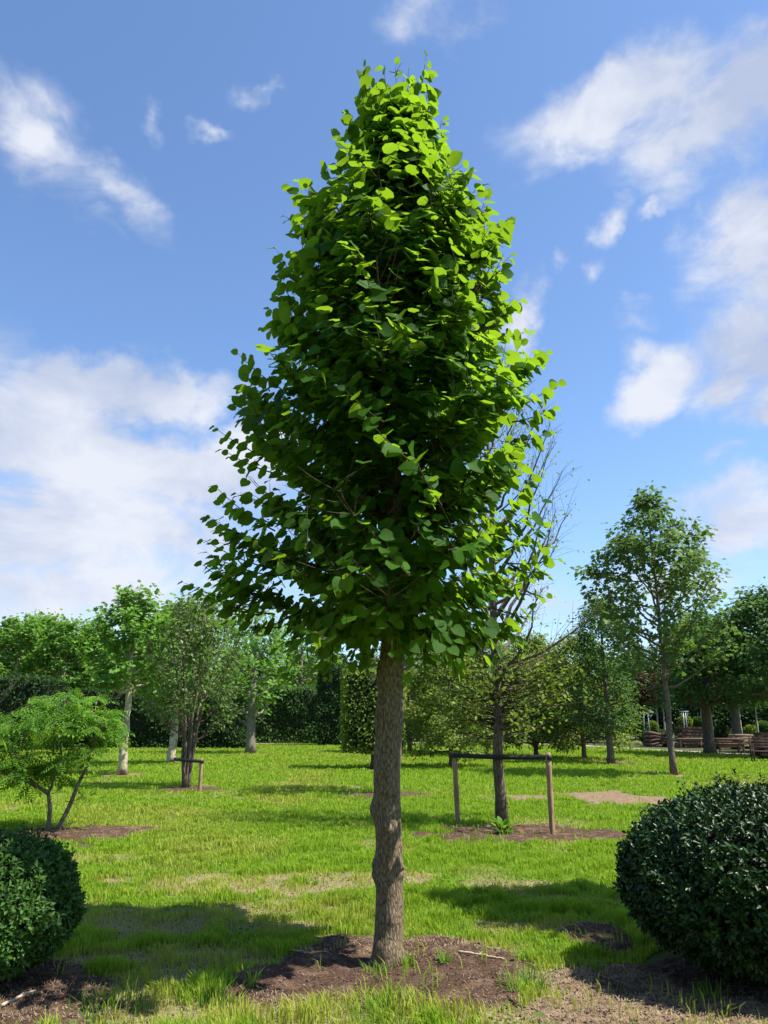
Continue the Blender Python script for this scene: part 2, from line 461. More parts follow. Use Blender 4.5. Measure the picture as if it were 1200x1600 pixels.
# ------------------------------------------------------------------ the ground
# beds: x, y, rx, ry, kind  (0 dark soil, 1 sandy)
MAIN = G(606, 1508)
LB = (-2.62, 5.55)          # left clipped dome
RB = (2.52, 5.65)           # right glossy dome
gx = lambda px, py: G(px, py)
BEDS = [
    (MAIN[0] - .02, MAIN[1] + .02, .92, .78, 0), (MAIN[0] + .45, MAIN[1] - .45, .42, .45, 0), (MAIN[0] - .55, MAIN[1] - .3, .5, .5, 0),
    (LB[0], LB[1] - .25, 1.0, .62, 0), (-1.85, 5.05, .5, .25, 0),
    (RB[0] + .1, RB[1], 1.05, .85, 0), (*G(1060, 1580), .8, .35, 1), (*G(990, 1535), .5, .4, 1), (*G(940, 1468), .3, .45, 0), (*G(1190, 1595), .6, .25, 1),
    (*G(140, 1303), .85, .95, 0), (*G(60, 1305), .6, .9, 0),
    (*G(812, 1303), 1.45, 1.0, 0), (*G(292, 1233), .9, .9, 0), (*G(600, 1242), 1.2, .9, 0), (*G(1052, 1212), .7, .7, 1),
    (*G(962, 1247), 1.15, 1.7, 1), (*G(822, 1248), .45, .7, 1), (*G(955, 1193), 1.1, 1.6, 0), (*G(586, 1201), .8, 1.2, 0), (*G(190, 1211), .8, .9, 1),
]
THIN = [(*G(400, 1392), 1.15, .42), (*G(290, 1378), .5, .4), (*G(500, 1375), .9, .35), (*G(650, 1375), .3, .4), (*G(170, 1375), .3, .22), (*G(800, 1385), .55, .3), (*G(160, 1440), .6, .14), (*G(230, 1450), .9, .35), (*G(300, 1500), .9, .3), (*G(450, 1450), .4, .2),
        (*G(1120, 1590), 1.2, .5), (*G(930, 1545), .6, .5), (*G(640, 1480), .9, .3), (*G(840, 1450), .6, .3), (*G(480, 1570), .6, .3), (*G(700, 1590), .6, .25), (*G(230, 1585), .9, .3), (*G(60, 1560), .8, .3), (*G(940, 1590), .6, .14), (*G(400, 1590), .3, .2)]


def ground_fields(x, y):
    """soil (0..1 bare), sandy share, thin (0..1 sparse grass)"""
    wob = (fbm(x * 2.2, y * 2.2, seed=3, octs=4) - .5)
    soil = np.zeros_like(x); sand = np.zeros_like(x)
    for (cx, cy, rx, ry, k) in BEDS:
        q = np.sqrt(((x - cx) / rx) ** 2 + ((y - cy) / ry) ** 2) + wob * 1.05
        mk = 1 - sstep(.86, 1.08, q)
        sand = np.where(mk > soil, k * 1.0, sand)
        soil = np.maximum(soil, mk)
    thin = np.zeros_like(x)
    for (cx, cy, rx, ry) in THIN:
        q = np.sqrt(((x - cx) / rx) ** 2 + ((y - cy) / ry) ** 2) + wob * 1.3
        thin = np.maximum(thin, 1 - sstep(.5, 1.25, q))
    n1 = fbm(x * .8, y * .8, seed=11, octs=4)
    far = sstep(5, 16, y)
    thin = np.maximum(thin * .85, sstep(.60, .74, n1) * (.75 - .35 * far))
    return np.clip(soil, 0, 1), sand, np.clip(thin, 0, 1)


def path_back(x):
    """near edge of the gravel path beyond the lawn (distance as a function of x)"""
    return np.interp(x, [-80, -20, 0, 14, 18, 20, 26, 40], [64, 64, 70, 63, 46, 41, 30, 20])


def height(x, y):
    x = np.asarray(x, float); y = np.asarray(y, float)
    d = np.hypot(x, y); near = 1 - sstep(14, 26, d)
    h = (fbm(x * .7, y * .7, seed=21, octs=3) - .5) * .07
    soil, sand, thin = ground_fields(x, y)
    h = h + soil * (.02 + (fbm(x * 9, y * 9, seed=31, octs=3) - .5) * .05) + (fbm(x * 16, y * 16, seed=41, octs=2) - .5) * .014
    return h * near


def H(x, y):
    return float(height(np.array([x]), np.array([y]))[0])


ang = np.concatenate([np.linspace(-40, 40, 620), np.linspace(42, 318, 70)]) * math.pi / 180
rad = np.concatenate([[.4, 1.5, 3], np.geomspace(4.2, 16, 300), np.geomspace(16.3, 90, 120), [130, 250, 600, 1500]])
AA, RR = np.meshgrid(ang, rad)
GX, GY = np.sin(AA) * RR, np.cos(AA) * RR
so_, sa_, th_ = ground_fields(GX, GY)
past = sstep(-.3, .4, GY - path_back(GX)) * (GY > 0)
gm = MB()
na, nr_ = len(ang), len(rad)
I = np.arange(nr_ - 1)[:, None] * na + np.arange(na)[None, :]
J = np.arange(nr_ - 1)[:, None] * na + (np.arange(na)[None, :] + 1) % na
gm.add(np.stack([GX, GY, height(GX, GY)], -1).reshape(-1, 3), [np.stack([I, I + na, J + na, J], -1).reshape(-1, 4), np.arange(na)[None, :]])

m, t, out = new_mat('lawn_and_soil')
n, l = t.nodes.new, t.links.new


def attr(nm):
    a = n('ShaderNodeAttribute'); a.attribute_name = nm; return a.outputs['Fac']


def mixn(fac, a, b):
    x = n('ShaderNodeMix'); x.data_type = 'RGBA'
    if isinstance(fac, float): x.inputs['Factor'].default_value = fac
    else: l(fac, x.inputs['Factor'])
    for k, v in (('A', a), ('B', b)):
        if isinstance(v, tuple): x.inputs[k].default_value = (*v, 1)
        else: l(v, x.inputs[k])
    return x.outputs['Result']


tcn = n('ShaderNodeTexCoord')
def noi(sc, det=6, ro=.6):
    a = n('ShaderNodeTexNoise'); a.inputs['Scale'].default_value = sc; a.inputs['Detail'].default_value = det; a.inputs['Roughness'].default_value = ro
    l(tcn.outputs['Object'], a.inputs['Vector']); return a.outputs['Fac']
def rng_(v, a, b):
    r_ = n('ShaderNodeMapRange'); l(v, r_.inputs['Value']); r_.inputs['From Min'].default_value = a; r_.inputs['From Max'].default_value = b; return r_.outputs[0]
fine = rng_(noi(60), .35, .68); mid = rng_(noi(9), .35, .65); big = rng_(noi(1.1, 4), .35, .65)
dsoil = mixn(fine, (.04, .023, .015), (.125, .072, .048))
dsoil = mixn(rng_(noi(5), .5, .68), dsoil, (.18, .115, .072))
ssoil = mixn(mid, mixn(fine, (.16, .105, .06), (.36, .26, .165)), mixn(fine, (.09, .06, .035), (.22, .15, .09)))
soilc = mixn(attr('sand'), dsoil, ssoil)
strawc = mixn(fine, (.15, .115, .055), (.40, .32, .19))
turf = mixn(mid, (.035, .065, .012), (.10, .15, .022))
turf = mixn(big, turf, mixn(fine, (.085, .115, .018), (.15, .2, .035)))
c = mixn(attr('thin'), turf, strawc)
c = mixn(attr('soil'), c, soilc)
c = mixn(attr('past'), c, mixn(fine, (.045, .05, .02), (.10, .10, .045)))
p = n('ShaderNodeBsdfPrincipled'); l(c, p.inputs['Base Color']); p.inputs['Roughness'].default_value = .95; p.inputs['Specular IOR Level'].default_value = .1
bp = n('ShaderNodeBump'); bp.inputs['Strength'].default_value = .9; bp.inputs['Distance'].default_value = .02; l(noi(45, 8, .75), bp.inputs['Height']); l(bp.outputs[0], p.inputs['Normal'])
l(p.outputs[0], out.inputs[0])
ground = gm.build('ground', m, attrs={'soil': so_.ravel(), 'sand': sa_.ravel(), 'thin': th_.ravel(), 'past': past.ravel()})
tag(ground, 'lawn with bare brown soil beds and sandy patches', 'ground', kind='structure')

# gravel path beyond the lawn
pm = MB()
xs = np.linspace(-75, 36, 120)
y0 = path_back(xs) + .15 * np.sin(xs * 1.3)
w = np.interp(xs, [-75, 10, 20, 36], [3, 3.2, 3.4, 3.4])
pv = np.concatenate([np.stack([xs, y0, np.full_like(xs, .02)], -1), np.stack([xs, y0 + w, np.full_like(xs, .02)], -1)])
k_ = np.arange(len(xs) - 1)
pm.add(pv, np.stack([k_, k_ + 1, k_ + 1 + len(xs), k_ + len(xs)], -1))
M_PATH = plain_mat('gravel', (.52, .47, .40), (.36, .32, .27), .95, 30)
tag(pm.build('path', M_PATH), 'pale gravel path running behind the lawn', 'path', kind='structure')

# ------------------------------------------------------------------ grass
rng = np.random.default_rng(5)


def grass_points(rho, r0, r1, half, knee, pw):
    rr = np.linspace(r0, r1, 4000)
    pdf = rho * np.minimum(1, (knee / rr)) ** pw * rr
    cdf = np.cumsum(pdf) * (rr[1] - rr[0]); tot = cdf[-1] * 2 * half
    nn = int(tot); u = rng.random(nn) * cdf[-1]
    r_ = np.interp(u, cdf, rr); a_ = rng.uniform(-half, half, nn)
    return np.sin(a_) * r_, np.cos(a_) * r_, r_


x, y, r_ = grass_points(6600, 4.0, 66, R(37), 7.0, 2.2)
soil, sand, thin = ground_fields(x, y)
tuft = fbm(x * 4.5, y * 4.5, seed=51, octs=2)
prob = (1 - soil) ** 2 * (1 - .82 * thin) + .035 * (tuft > .62)
prob *= np.where(tuft > .42, 1, .62)
for (cx, cy, rad_) in ((MAIN[0], MAIN[1], .14), (RB[0], RB[1], .8), (LB[0], LB[1], .5)):
    prob = np.where(np.hypot(x - cx, y - cy) < rad_, 0, prob)
keep = (rng.random(len(x)) < prob) & (y < path_back(x) - .1)
x, y, r_, tuft, soil, thin = [a[keep] for a in (x, y, r_, tuft, soil, thin)]
n_ = len(x)
big_ = fbm(x * .9, y * .9, seed=61, octs=3)
tall = .035 + .075 * sstep(.42, .72, tuft) * (.4 + 1.2 * big_) + .035 * rng.random(n_) ** 2
tall *= np.where(thin > .3, .75, 1) * (1 + .35 * sstep(10, 50, r_)) * (1 + .5 * sstep(6.4, 5.2, r_))
tall *= .84
wd = (.0025 + .0020 * rng.random(n_)) * np.maximum(1, (r_ / 7)) ** .95
hd = rng.uniform(0, 2 * math.pi, n_); lean = np.abs(rng.normal(0, .45, n_)) + .1
clump = fbm(x * 3.1, y * 3.1, seed=71, octs=2) * 14
ldx, ldy = np.cos(clump) * .35 + np.cos(hd) * .65, np.sin(clump) * .35 + np.sin(hd) * .65
base = np.stack([x, y, height(x, y) - .004], -1)
dirw = np.stack([np.cos(hd + 1.3), np.sin(hd + 1.3), np.zeros(n_)], -1)
ln_ = np.stack([ldx * lean, ldy * lean, np.zeros(n_)], -1)
midp = base + ln_ * tall[:, None] * .35 + np.array([0, 0, 1]) * (tall * .6)[:, None]
tip = base + ln_ * tall[:, None] * 1.15 + np.array([0, 0, 1]) * tall[:, None] * (1 - .25 * np.minimum(lean, 1.2))[:, None]
wv = dirw * wd[:, None]
V = np.stack([base - wv, base + wv, midp - wv * .8, midp + wv * .8, tip], 1).reshape(-1, 3)
o5 = (np.arange(n_) * 5)[:, None]
gb = MB(); gb.add(V, [o5 + np.array([[0, 1, 3, 2]]), o5 + np.array([[2, 3, 4]])])
dry = np.clip(thin * .9 + sstep(.5, .75, fbm(x * .45, y * .45, seed=81, octs=3)) * .55 + rng.normal(0, .14, n_), 0, 1)
m, t, out = new_mat('grass_blade')
n, l = t.nodes.new, t.links.new
geo = n('ShaderNodeNewGeometry')
ra = n('ShaderNodeValToRGB'); l(geo.outputs['Random Per Island'], ra.inputs[0])
ra.color_ramp.elements[0].color = (.14, .26, .016, 1); ra.color_ramp.elements[1].color = (.28, .41, .028, 1)
a1 = n('ShaderNodeAttribute'); a1.attribute_name = 'dry'
mx = n('ShaderNodeMix'); mx.data_type = 'RGBA'; l(a1.outputs['Fac'], mx.inputs['Factor']); l(ra.outputs[0], mx.inputs['A']); mx.inputs['B'].default_value = (.38, .38, .07, 1)
p = n('ShaderNodeBsdfPrincipled'); l(mx.outputs['Result'], p.inputs['Base Color']); p.inputs['Roughness'].default_value = .6; p.inputs['Specular IOR Level'].default_value = .12
tr = n('ShaderNodeBsdfTranslucent'); m2 = n('ShaderNodeMix'); m2.data_type = 'RGBA'; l(a1.outputs['Fac'], m2.inputs['Factor']); m2.inputs['A'].default_value = (.32, .52, .025, 1); m2.inputs['B'].default_value = (.42, .44, .06, 1)
l(m2.outputs['Result'], tr.inputs['Color'])
ms = n('ShaderNodeMixShader'); ms.inputs[0].default_value = .4; l(p.outputs[0], ms.inputs[1]); l(tr.outputs[0], ms.inputs[2]); l(ms.outputs[0], out.inputs[0])
gr = gb.build('grass', m, attrs={'dry': np.repeat(dry, 5)})
tag(gr, 'short bright green lawn grass in uneven tufts', 'grass', kind='stuff')

# crumbs of soil, bark bits and dead blades over the bare places
x, y, r_ = grass_points(2600, 4.2, 16, R(36), 6.0, 2.4)
soil, sand, thin = ground_fields(x, y)
keep = rng.random(len(x)) < np.clip(soil * .8 + thin * .5, 0, .9)
x, y, sand = x[keep], y[keep], sand[keep]; n_ = len(x)
sz = .003 + .008 * rng.random(n_) ** 4
cube = nrm(np.array([[i, j, k] for k in (-1, 1) for j in (-1, 1) for i in (-1, 1)])) * 1.0
V = cube[None] * (sz[:, None, None] * rng.uniform(.5, 1.3, (n_, 8, 1))) * np.stack([rng.uniform(.6, 2.2, n_), rng.uniform(.6, 1.4, n_), rng.uniform(.4, .8, n_)], -1)[:, None, :]
an = rng.uniform(0, 6.28, n_); cs, sn = np.cos(an)[:, None], np.sin(an)[:, None]
V = np.stack([V[..., 0] * cs - V[..., 1] * sn, V[..., 0] * sn + V[..., 1] * cs, V[..., 2]], -1) + np.stack([x, y, height(x, y) + sz * .25], -1)[:, None, :]
fa = np.array([[0, 2, 3, 1], [4, 5, 7, 6], [0, 1, 5, 4], [2, 6, 7, 3], [0, 4, 6, 2], [1, 3, 7, 5]])
cb = MB(); cb.add(V.reshape(-1, 3), [((np.arange(n_) * 8)[:, None, None] + fa[None]).reshape(-1, 4)])
m, t, out = new_mat('crumbs')
n, l = t.nodes.new, t.links.new
geo = n('ShaderNodeNewGeometry'); ra = n('ShaderNodeValToRGB'); l(geo.outputs['Random Per Island'], ra.inputs[0])
ra.color_ramp.elements[0].color = (.05, .03, .02, 1); ra.color_ramp.elements[1].color = (.30, .22, .15, 1)
e = ra.color_ramp.elements.new(.88); e.color = (.12, .07, .048, 1)
p = n('ShaderNodeBsdfPrincipled'); l(ra.outputs[0], p.inputs['Base Color']); p.inputs['Roughness'].default_value = .95
l(p.outputs[0], out.inputs[0])
tag(cb.build('mulch', m), 'crumbs of brown soil and bark mulch over the bare beds', 'mulch', kind='stuff')

# dead straw lying in the thin places
x, y, r_ = grass_points(2000, 4.2, 14, R(36), 6.5, 2.2)
soil, sand, thin = ground_fields(x, y)
keep = rng.random(len(x)) < np.clip(thin * .8 + soil * sand * .28 + soil * .015, 0, 1)
x, y = x[keep], y[keep]; n_ = len(x)
an = rng.uniform(0, 6.28, n_); le = rng.uniform(.015, .05, n_); w_ = .0012 * np.maximum(1, np.hypot(x, y) / 7)
d1 = np.stack([np.cos(an), np.sin(an), rng.uniform(-.02, .3, n_)], -1) * le[:, None]; d2 = np.stack([-np.sin(an), np.cos(an), np.zeros(n_)], -1) * w_[:, None]
b_ = np.stack([x, y, height(x, y) + .006], -1)
V = np.stack([b_ - d2, b_ + d2, b_ + d1 * .5 + d2 + [0, 0, .008], b_ + d1 * .5 - d2 + [0, 0, .008], b_ + d1], 1).reshape(-1, 3)
o5 = (np.arange(n_) * 5)[:, None]
sb = MB(); sb.add(V, [o5 + np.array([[0, 1, 2, 3]]), o5 + np.array([[3, 2, 4]])])
tag(sb.build('straw', plain_mat('dead_straw', (.38, .30, .17), (.22, .165, .09), .85, 3)), 'dead straw-coloured grass lying in the thin lawn patches', 'dead grass', kind='stuff')


# ------------------------------------------------------------------ tree building
def curve(p0, p1, bend, k=8, wob=0., rg=None):
    """arc from p0 to p1 whose middle is lifted by the vector bend"""
    t_ = np.linspace(0, 1, k)[:, None]
    P = p0 * (1 - t_) + p1 * t_ + bend * (4 * t_ * (1 - t_))
    if wob and rg is not None:
        P[1:-1] += rg.normal(0, wob, (k - 2, 3))
    return P


def samp(P, t_):
    f_ = t_ * (len(P) - 1); i = int(min(f_, len(P) - 2)); a = f_ - i
    return P[i] * (1 - a) + P[i + 1] * a, nrm(P[i + 1] - P[i])


def make_tree(name, label, cat, loc, Hh, tr, z0, prof, leaf, lmat, bmat, seed, n_limb=26, rise=(25, 60), n_shoot=9, n_leaf=12,
              lsize=.13, spread=.16, shoot_len=(.3, .7), stems=1, stem_spread=.0, rz=0, group=None, wild=.1, flat=.0, lean=(0, 0),
              fork=None, limb_from=.35, twig_r=.006, leader=True, tmat=None, zl1=.93, part_crown='crown', updir=.35, ex=1.0):
    """prof: list of (height, radius) of the crown. stems>1 gives a multi-stemmed tree."""
    rg = np.random.default_rng(seed)
    root = thing(name, label, cat, loc, rz, group)
    tk, cr_, tw = MB(), MB(), MB()
    pz, pr = np.array([p_[0] for p_ in prof]), np.array([p_[1] for p_ in prof])

    def env(z, a):
        return np.interp(z, pz, pr) * (1 + wild * math.sin(a * 3 + seed + z * 1.7) + wild * .7 * math.sin(a * 5 + z * 2.9)) * (1 + (ex - 1) * abs(math.cos(a)))
    axes = []
    for s_ in range(stems):
        a = s_ * 2 * math.pi / stems + rg.uniform(-.3, .3)
        b0 = np.array([math.cos(a), math.sin(a), 0]) * (tr * 1.6 if stems > 1 else 0)
        top = b0 + np.array([math.cos(a) * stem_spread + lean[0], math.sin(a) * stem_spread + lean[1], Hh * (rg.uniform(.78, .95) if stems > 1 else .97)])
        k = 16
        P = curve(b0 - [0, 0, .06], top, np.array([-math.cos(a), -math.sin(a), 0]) * stem_spread * .15, k, .012 * Hh / 5, rg)
        P[:, :2] += (np.cumsum(rg.normal(0, .005 * Hh / 8, (k, 2)), 0))
        t_ = np.linspace(0, 1, k)
        rr_ = tr * (1 - t_) ** .8 * .95 + .012
        rr_[0] *= 1.25
        tk.tube(P, rr_, 10 if tr > .06 else 7)
        axes.append(P)
    LP, LD, LN, LS = [], [], [], []

    def leafy(P, nl, sc_=1.0, sp=None):
        sp = spread if sp is None else sp
        t_ = rg.uniform(.15, 1, nl) ** .8
        idx = t_ * (len(P) - 1); i = np.minimum(idx.astype(int), len(P) - 2); a_ = (idx - i)[:, None]
        q = P[i] * (1 - a_) + P[i + 1] * a_
        off = rg.normal(0, 1, (nl, 3)) * sp * np.array([1, 1, .55])
        rd = nrm(q * np.array([1, 1, 0]) + 1e-4)
        dd = nrm(off) + rd * .6 + np.array([0, 0, -.45])
        nn_ = np.array([0, 0, 1.]) + rd * .35 + rg.normal(0, .38, (nl, 3))
        LP.append(q + off); LD.append(dd); LN.append(nn_); LS.append(lsize * sc_ * rg.uniform(.65, 1.2, nl))
    ga = rg.uniform(0, 6)
    for i in range(n_limb):
        P = axes[i % stems]
        u = (i + rg.random()) / n_limb
        zs = z0 + (Hh * zl1 - z0) * u ** 1.05
        tpos = min(.97, zs / max(P[-1][2], .1))
        st, _ = samp(P, tpos)
        ga += 2.39996
        a = ga + rg.uniform(-.3, .3)
        if stems > 1: a = math.atan2(st[1], st[0]) + rg.normal(0, 1.0)
        rs = math.tan(R(rise[0] + (rise[1] - rise[0]) * u + rg.uniform(-7, 7)))
        ro = env(zs, a)
        for _ in range(4):
            zt = zs + rs * ro * .8
            zt = min(zt, Hh * 1.0 - .02)
            ro = env(zt, a) * rg.uniform(.78, 1.02)
        e_ = np.array([math.cos(a) * ro, math.sin(a) * ro, zt]) + np.array([P[-1][0], P[-1][1], 0]) * tpos * (.5 if stems == 1 else 0)
        ln2 = np.linalg.norm(e_ - st)
        Lp = curve(st, e_, np.array([0, 0, -.10 * ln2 if rise[0] > 10 else .04 * ln2]), 8, .03 * ln2 / 2, rg)
        r0 = min(tr * .5, max(.012, tr * .42 * (1 - u) + .008 * ln2))
        tk.tube(Lp, np.linspace(r0, max(twig_r, .005), 8), 5, cap=False)
        ns = max(2, int(n_shoot * (.6 + .5 * ln2 / max(pr)) * (1 if u < .9 else .8)))
        for k in range(ns):
            t0 = limb_from + (1 - limb_from) * (k + rg.random()) / ns
            s0, tg = samp(Lp, min(t0, .99))
            rd = nrm(np.array([s0[0], s0[1], 0]) + 1e-4)
            side = rg.normal(0, 1, 3); side[2] *= (1 - flat)
            dv = nrm(tg * .6 + nrm(side) * .8 + rd * .25 + np.array([0, 0, updir * (1 - flat)]))
            sl = rg.uniform(*shoot_len)
            e2 = s0 + dv * sl
            rq = math.hypot(e2[0], e2[1]); ra2 = env(e2[2], math.atan2(e2[1], e2[0]))
            if rq > ra2 * 1.08:
                e2[:2] *= ra2 * 1.08 / rq
            Sp = curve(s0, e2, np.array([0, 0, .06 * sl]), 4)
            tw.tube(Sp, [twig_r, twig_r * .8, twig_r * .6, twig_r * .3], 3, cap=False)
            if n_leaf: leafy(Sp, int(n_leaf * rg.uniform(.6, 1.3)))
        if n_leaf: leafy(Lp[4:], int(n_leaf * 1.2))
    if leader and n_leaf:
        for P in axes:
            leafy(P[-4:], n_leaf * 2, .9, spread * .8)
    trunk = tk.build('trunk', bmat, root)
    if tw.n: tw.build('twigs', tmat or bmat, trunk)
    if LP:
        cr_.leaves(TM[leaf], np.concatenate(LP), np.concatenate(LD), np.concatenate(LN), np.concatenate(LS))
        cr_.build(part_crown, lmat, root)
    return root


def at(px, py):
    x_, y_ = G(px, py)
    return (x_, y_, H(x_, y_))


# ================================================================== THE LIME TREE in the middle
rg = np.random.default_rng(17)
D = MAIN[1]
main = thing('lime_tree', 'tall lime tree with dense cone-shaped crown and bare trunk, the biggest tree', 'tree', (MAIN[0], MAIN[1], H(*MAIN)), 0)
# --- trunk: many rings, furrowed bark, healed branch collars
ztop = 7.1
tz = np.concatenate([np.linspace(-.08, 2.6, 300), np.linspace(2.63, ztop, 80)])
na_ = 72
# axis leans very slightly, matching the photo's outline
def taxis(z):
    return np.stack([np.interp(z, [-.1, .5, 1.2, 2.2, 4, 7.4], [0, .005, .0, .03, .07, .15]) + .008 * np.sin(z * 3.1), .01 * np.sin(z * 2.3) + z * .0], -1)
trad = np.interp(tz, [-.08, 0, .06, .15, .5, 1.2, 2.1, 3, 5, 6.8, 7.1], [.132, .118, .107, .101, .095, .093, .086, .070, .040, .012, .006])
th = np.arange(na_) * 2 * math.pi / na_
ZZ, TT = np.meshgrid(tz, th, indexing='ij')
cx_, sx_ = np.cos(TT), np.sin(TT)
fur = fbm(cx_ * 6 + 9, sx_ * 6 + 9, ZZ * 2.2, seed=5, octs=4) - .5
fur2 = np.abs(fbm(cx_ * 13 + 9, sx_ * 13 + 9, ZZ * 3.5, seed=8, octs=3) - .5) * 2
big3 = fbm(cx_ * 1.4 + 9, sx_ * 1.4 + 9, ZZ * 1.6, seed=2, octs=3) - .5
disp = fur * .010 + (fur2 - .3) * .006 + big3 * .016
# collars: z, angle (0 = +x right, -90 = towards the viewer), size, height, hollow
KN = [(1.00, 178, .075, .040, .0), (.60, 182, .07, .045, .5), (.60, -30, .045, .032, 1.3), (1.21, -112, .075, .028, .8), (1.32, -100, .06, .030, .9), (.86, -108, .06, .028, 1.1), (.90, -80, .05, .02, .6),
      (.74, -95, .035, .022, 1.2), (1.42, -60, .05, .02, .5), (1.62, -160, .06, .03, .8), (1.85, -20, .05, .025, .9), (1.75, -120, .05, .02, .8), (.30, -70, .04, .015, .6), (.08, -70, .07, .022, .2), (1.95, 175, .07, .035, .6), (.12, -140, .06, .02, .3), (2.05, -90, .06, .03, .9), (1.5, 10, .05, .02, .8)]
for (kz, ka, ks, kh, ho) in KN:
    da = (TT - R(ka) + math.pi) % (2 * math.pi) - math.pi
    q = np.sqrt((da * .11 / ks) ** 2 + ((ZZ - kz) / (ks * 1.15)) ** 2) + fur * .5
    disp += kh * 1.1 * (np.exp(-q ** 2 * 1.3) - ho * np.exp(-(q / .38) ** 2) * 1.0)
# root flare lobes
disp += np.exp(-np.clip(ZZ, 0, 9) / .07) * .022 * np.maximum(0, np.cos(TT * 4 + 1)) 
disp += 0
disp *= np.interp(ZZ, [0, 2.6, 5, 7], [1, .8, .4, .1])
RR2 = trad[:, None] + disp
AX = taxis(tz)
TV = np.stack([AX[:, 0:1] + RR2 * cx_, AX[:, 1:2] + RR2 * sx_, ZZ], -1)
tk = MB()
i = np.arange(len(tz) - 1)[:, None] * na_ + np.arange(na_)[None]; j = np.arange(len(tz) - 1)[:, None] * na_ + (np.arange(na_)[None] + 1) % na_
tk.add(TV.reshape(-1, 3), [np.stack([i, j, j + na_, i + na_], -1).reshape(-1, 4), (np.arange(na_) + (len(tz) - 1) * na_)[None]])
trunk = tk.build('trunk', B_LIME, main)

# --- crown outline in the photo, left and right half widths by height
prof_px = [(170, 596, 655), (205, 572, 672), (240, 556, 682), (268, 545, 692), (300, 490, 722), (350, 448, 782), (400, 436, 798), (450, 436, 792), (500, 424, 808), (550, 405, 832),
           (600, 388, 846), (650, 360, 850), (700, 358, 842), (750, 358, 836), (800, 348, 838), (850, 345, 845), (900, 325, 846), (950, 350, 840), (985, 430, 815), (1010, 480, 770), (1035, 540, 700)]
PZ, PL, PR = [], [], []
for (py, xl, xr) in prof_px[::-1]:
    z = ZH(D, py); PZ.append(z)
    axx = MAIN[0] + float(taxis(np.array([z]))[0, 0])
    PL.append(axx - XW(xl, D, z)); PR.append(XW(xr, D, z) - axx)
PZ.append(PZ[-1] + .06); PL.append(.03); PR.append(.03)
PZ, PL, PR = map(np.array, (PZ, PL, PR))
PL = np.maximum(PL - np.where(PZ < 4.3, .015, .06), .03); PR = np.maximum(PR - .07, .03); ZTOP = PZ[-2] - .12


def menv(z, a):
    c = math.cos(a); wl = (1 - c) / 2
    r_ = np.interp(z, PZ, PL) * wl + np.interp(z, PZ, PR) * (1 - wl)
    return r_ * (1 + .08 * math.sin(a * 4 + z * 3) + .06 * math.sin(a * 7 - z * 5))


br, tw, lf = MB(), MB(), MB()
LP, LD, LN, LS = [], [], [], []
PETI = []
FREE = []; FREEFLAG = [False]
HOLLOW = [(640, 425, .42), (600, 590, .42), (560, 690, .5), (660, 700, .45), (500, 770, .42), (620, 800, .5), (540, 860, .4), (700, 860, .42), (620, 930, .5), (450, 860, .35), (520, 640, .35), (690, 600, .32), (720, 780, .35), (560, 480, .3), (740, 930, .35), (480, 930, .35)]


def lime_shoot(P, dens=.047, sc_=1.0, t_from=0.08, open_=1.0):
    seg = np.linalg.norm(np.diff(P, axis=0), axis=1); Lg = seg.sum()
    nl = max(3, int(Lg * (1 - t_from) / dens))
    sidev = None
    for k in range(nl + 1):
        t_ = t_from + (1 - t_from) * k / nl
        q, tg = samp(P, min(t_, .999))
        rd = nrm(np.array([q[0] - .03, q[1], 0]) + 1e-4)
        sv = nrm(np.cross(tg, [0, 0, 1.]) + rg.normal(0, .18, 3)) * (1 if k % 2 else -1)
        if k == nl: sv = tg
        pd = nrm(sv * .8 + tg * .45 + np.array([0, 0, .10]) + rd * .25 + rg.normal(0, .18, 3))
        pl = rg.uniform(.025, .055) * sc_
        b_ = q + pd * pl
        dd = nrm(pd * .75 + rd * .40 * open_ + np.array([0, 0, -.50]) + rg.normal(0, .20, 3))
        nn_ = nrm(np.array([0, 0, .62]) + rd * .75 + rg.normal(0, .30, 3))
        s_ = float(np.interp(q[2], [2.2, 4, 7.5], [.86, 1.0, 1.24])) * rg.uniform(.074, .140) * sc_ * (1 - .38 * max(0, t_ - .7) / .3)
        LP.append(b_); LD.append(dd); LN.append(nn_); LS.append(s_)
        PETI.append((q, b_)); FREE.append(FREEFLAG[0])


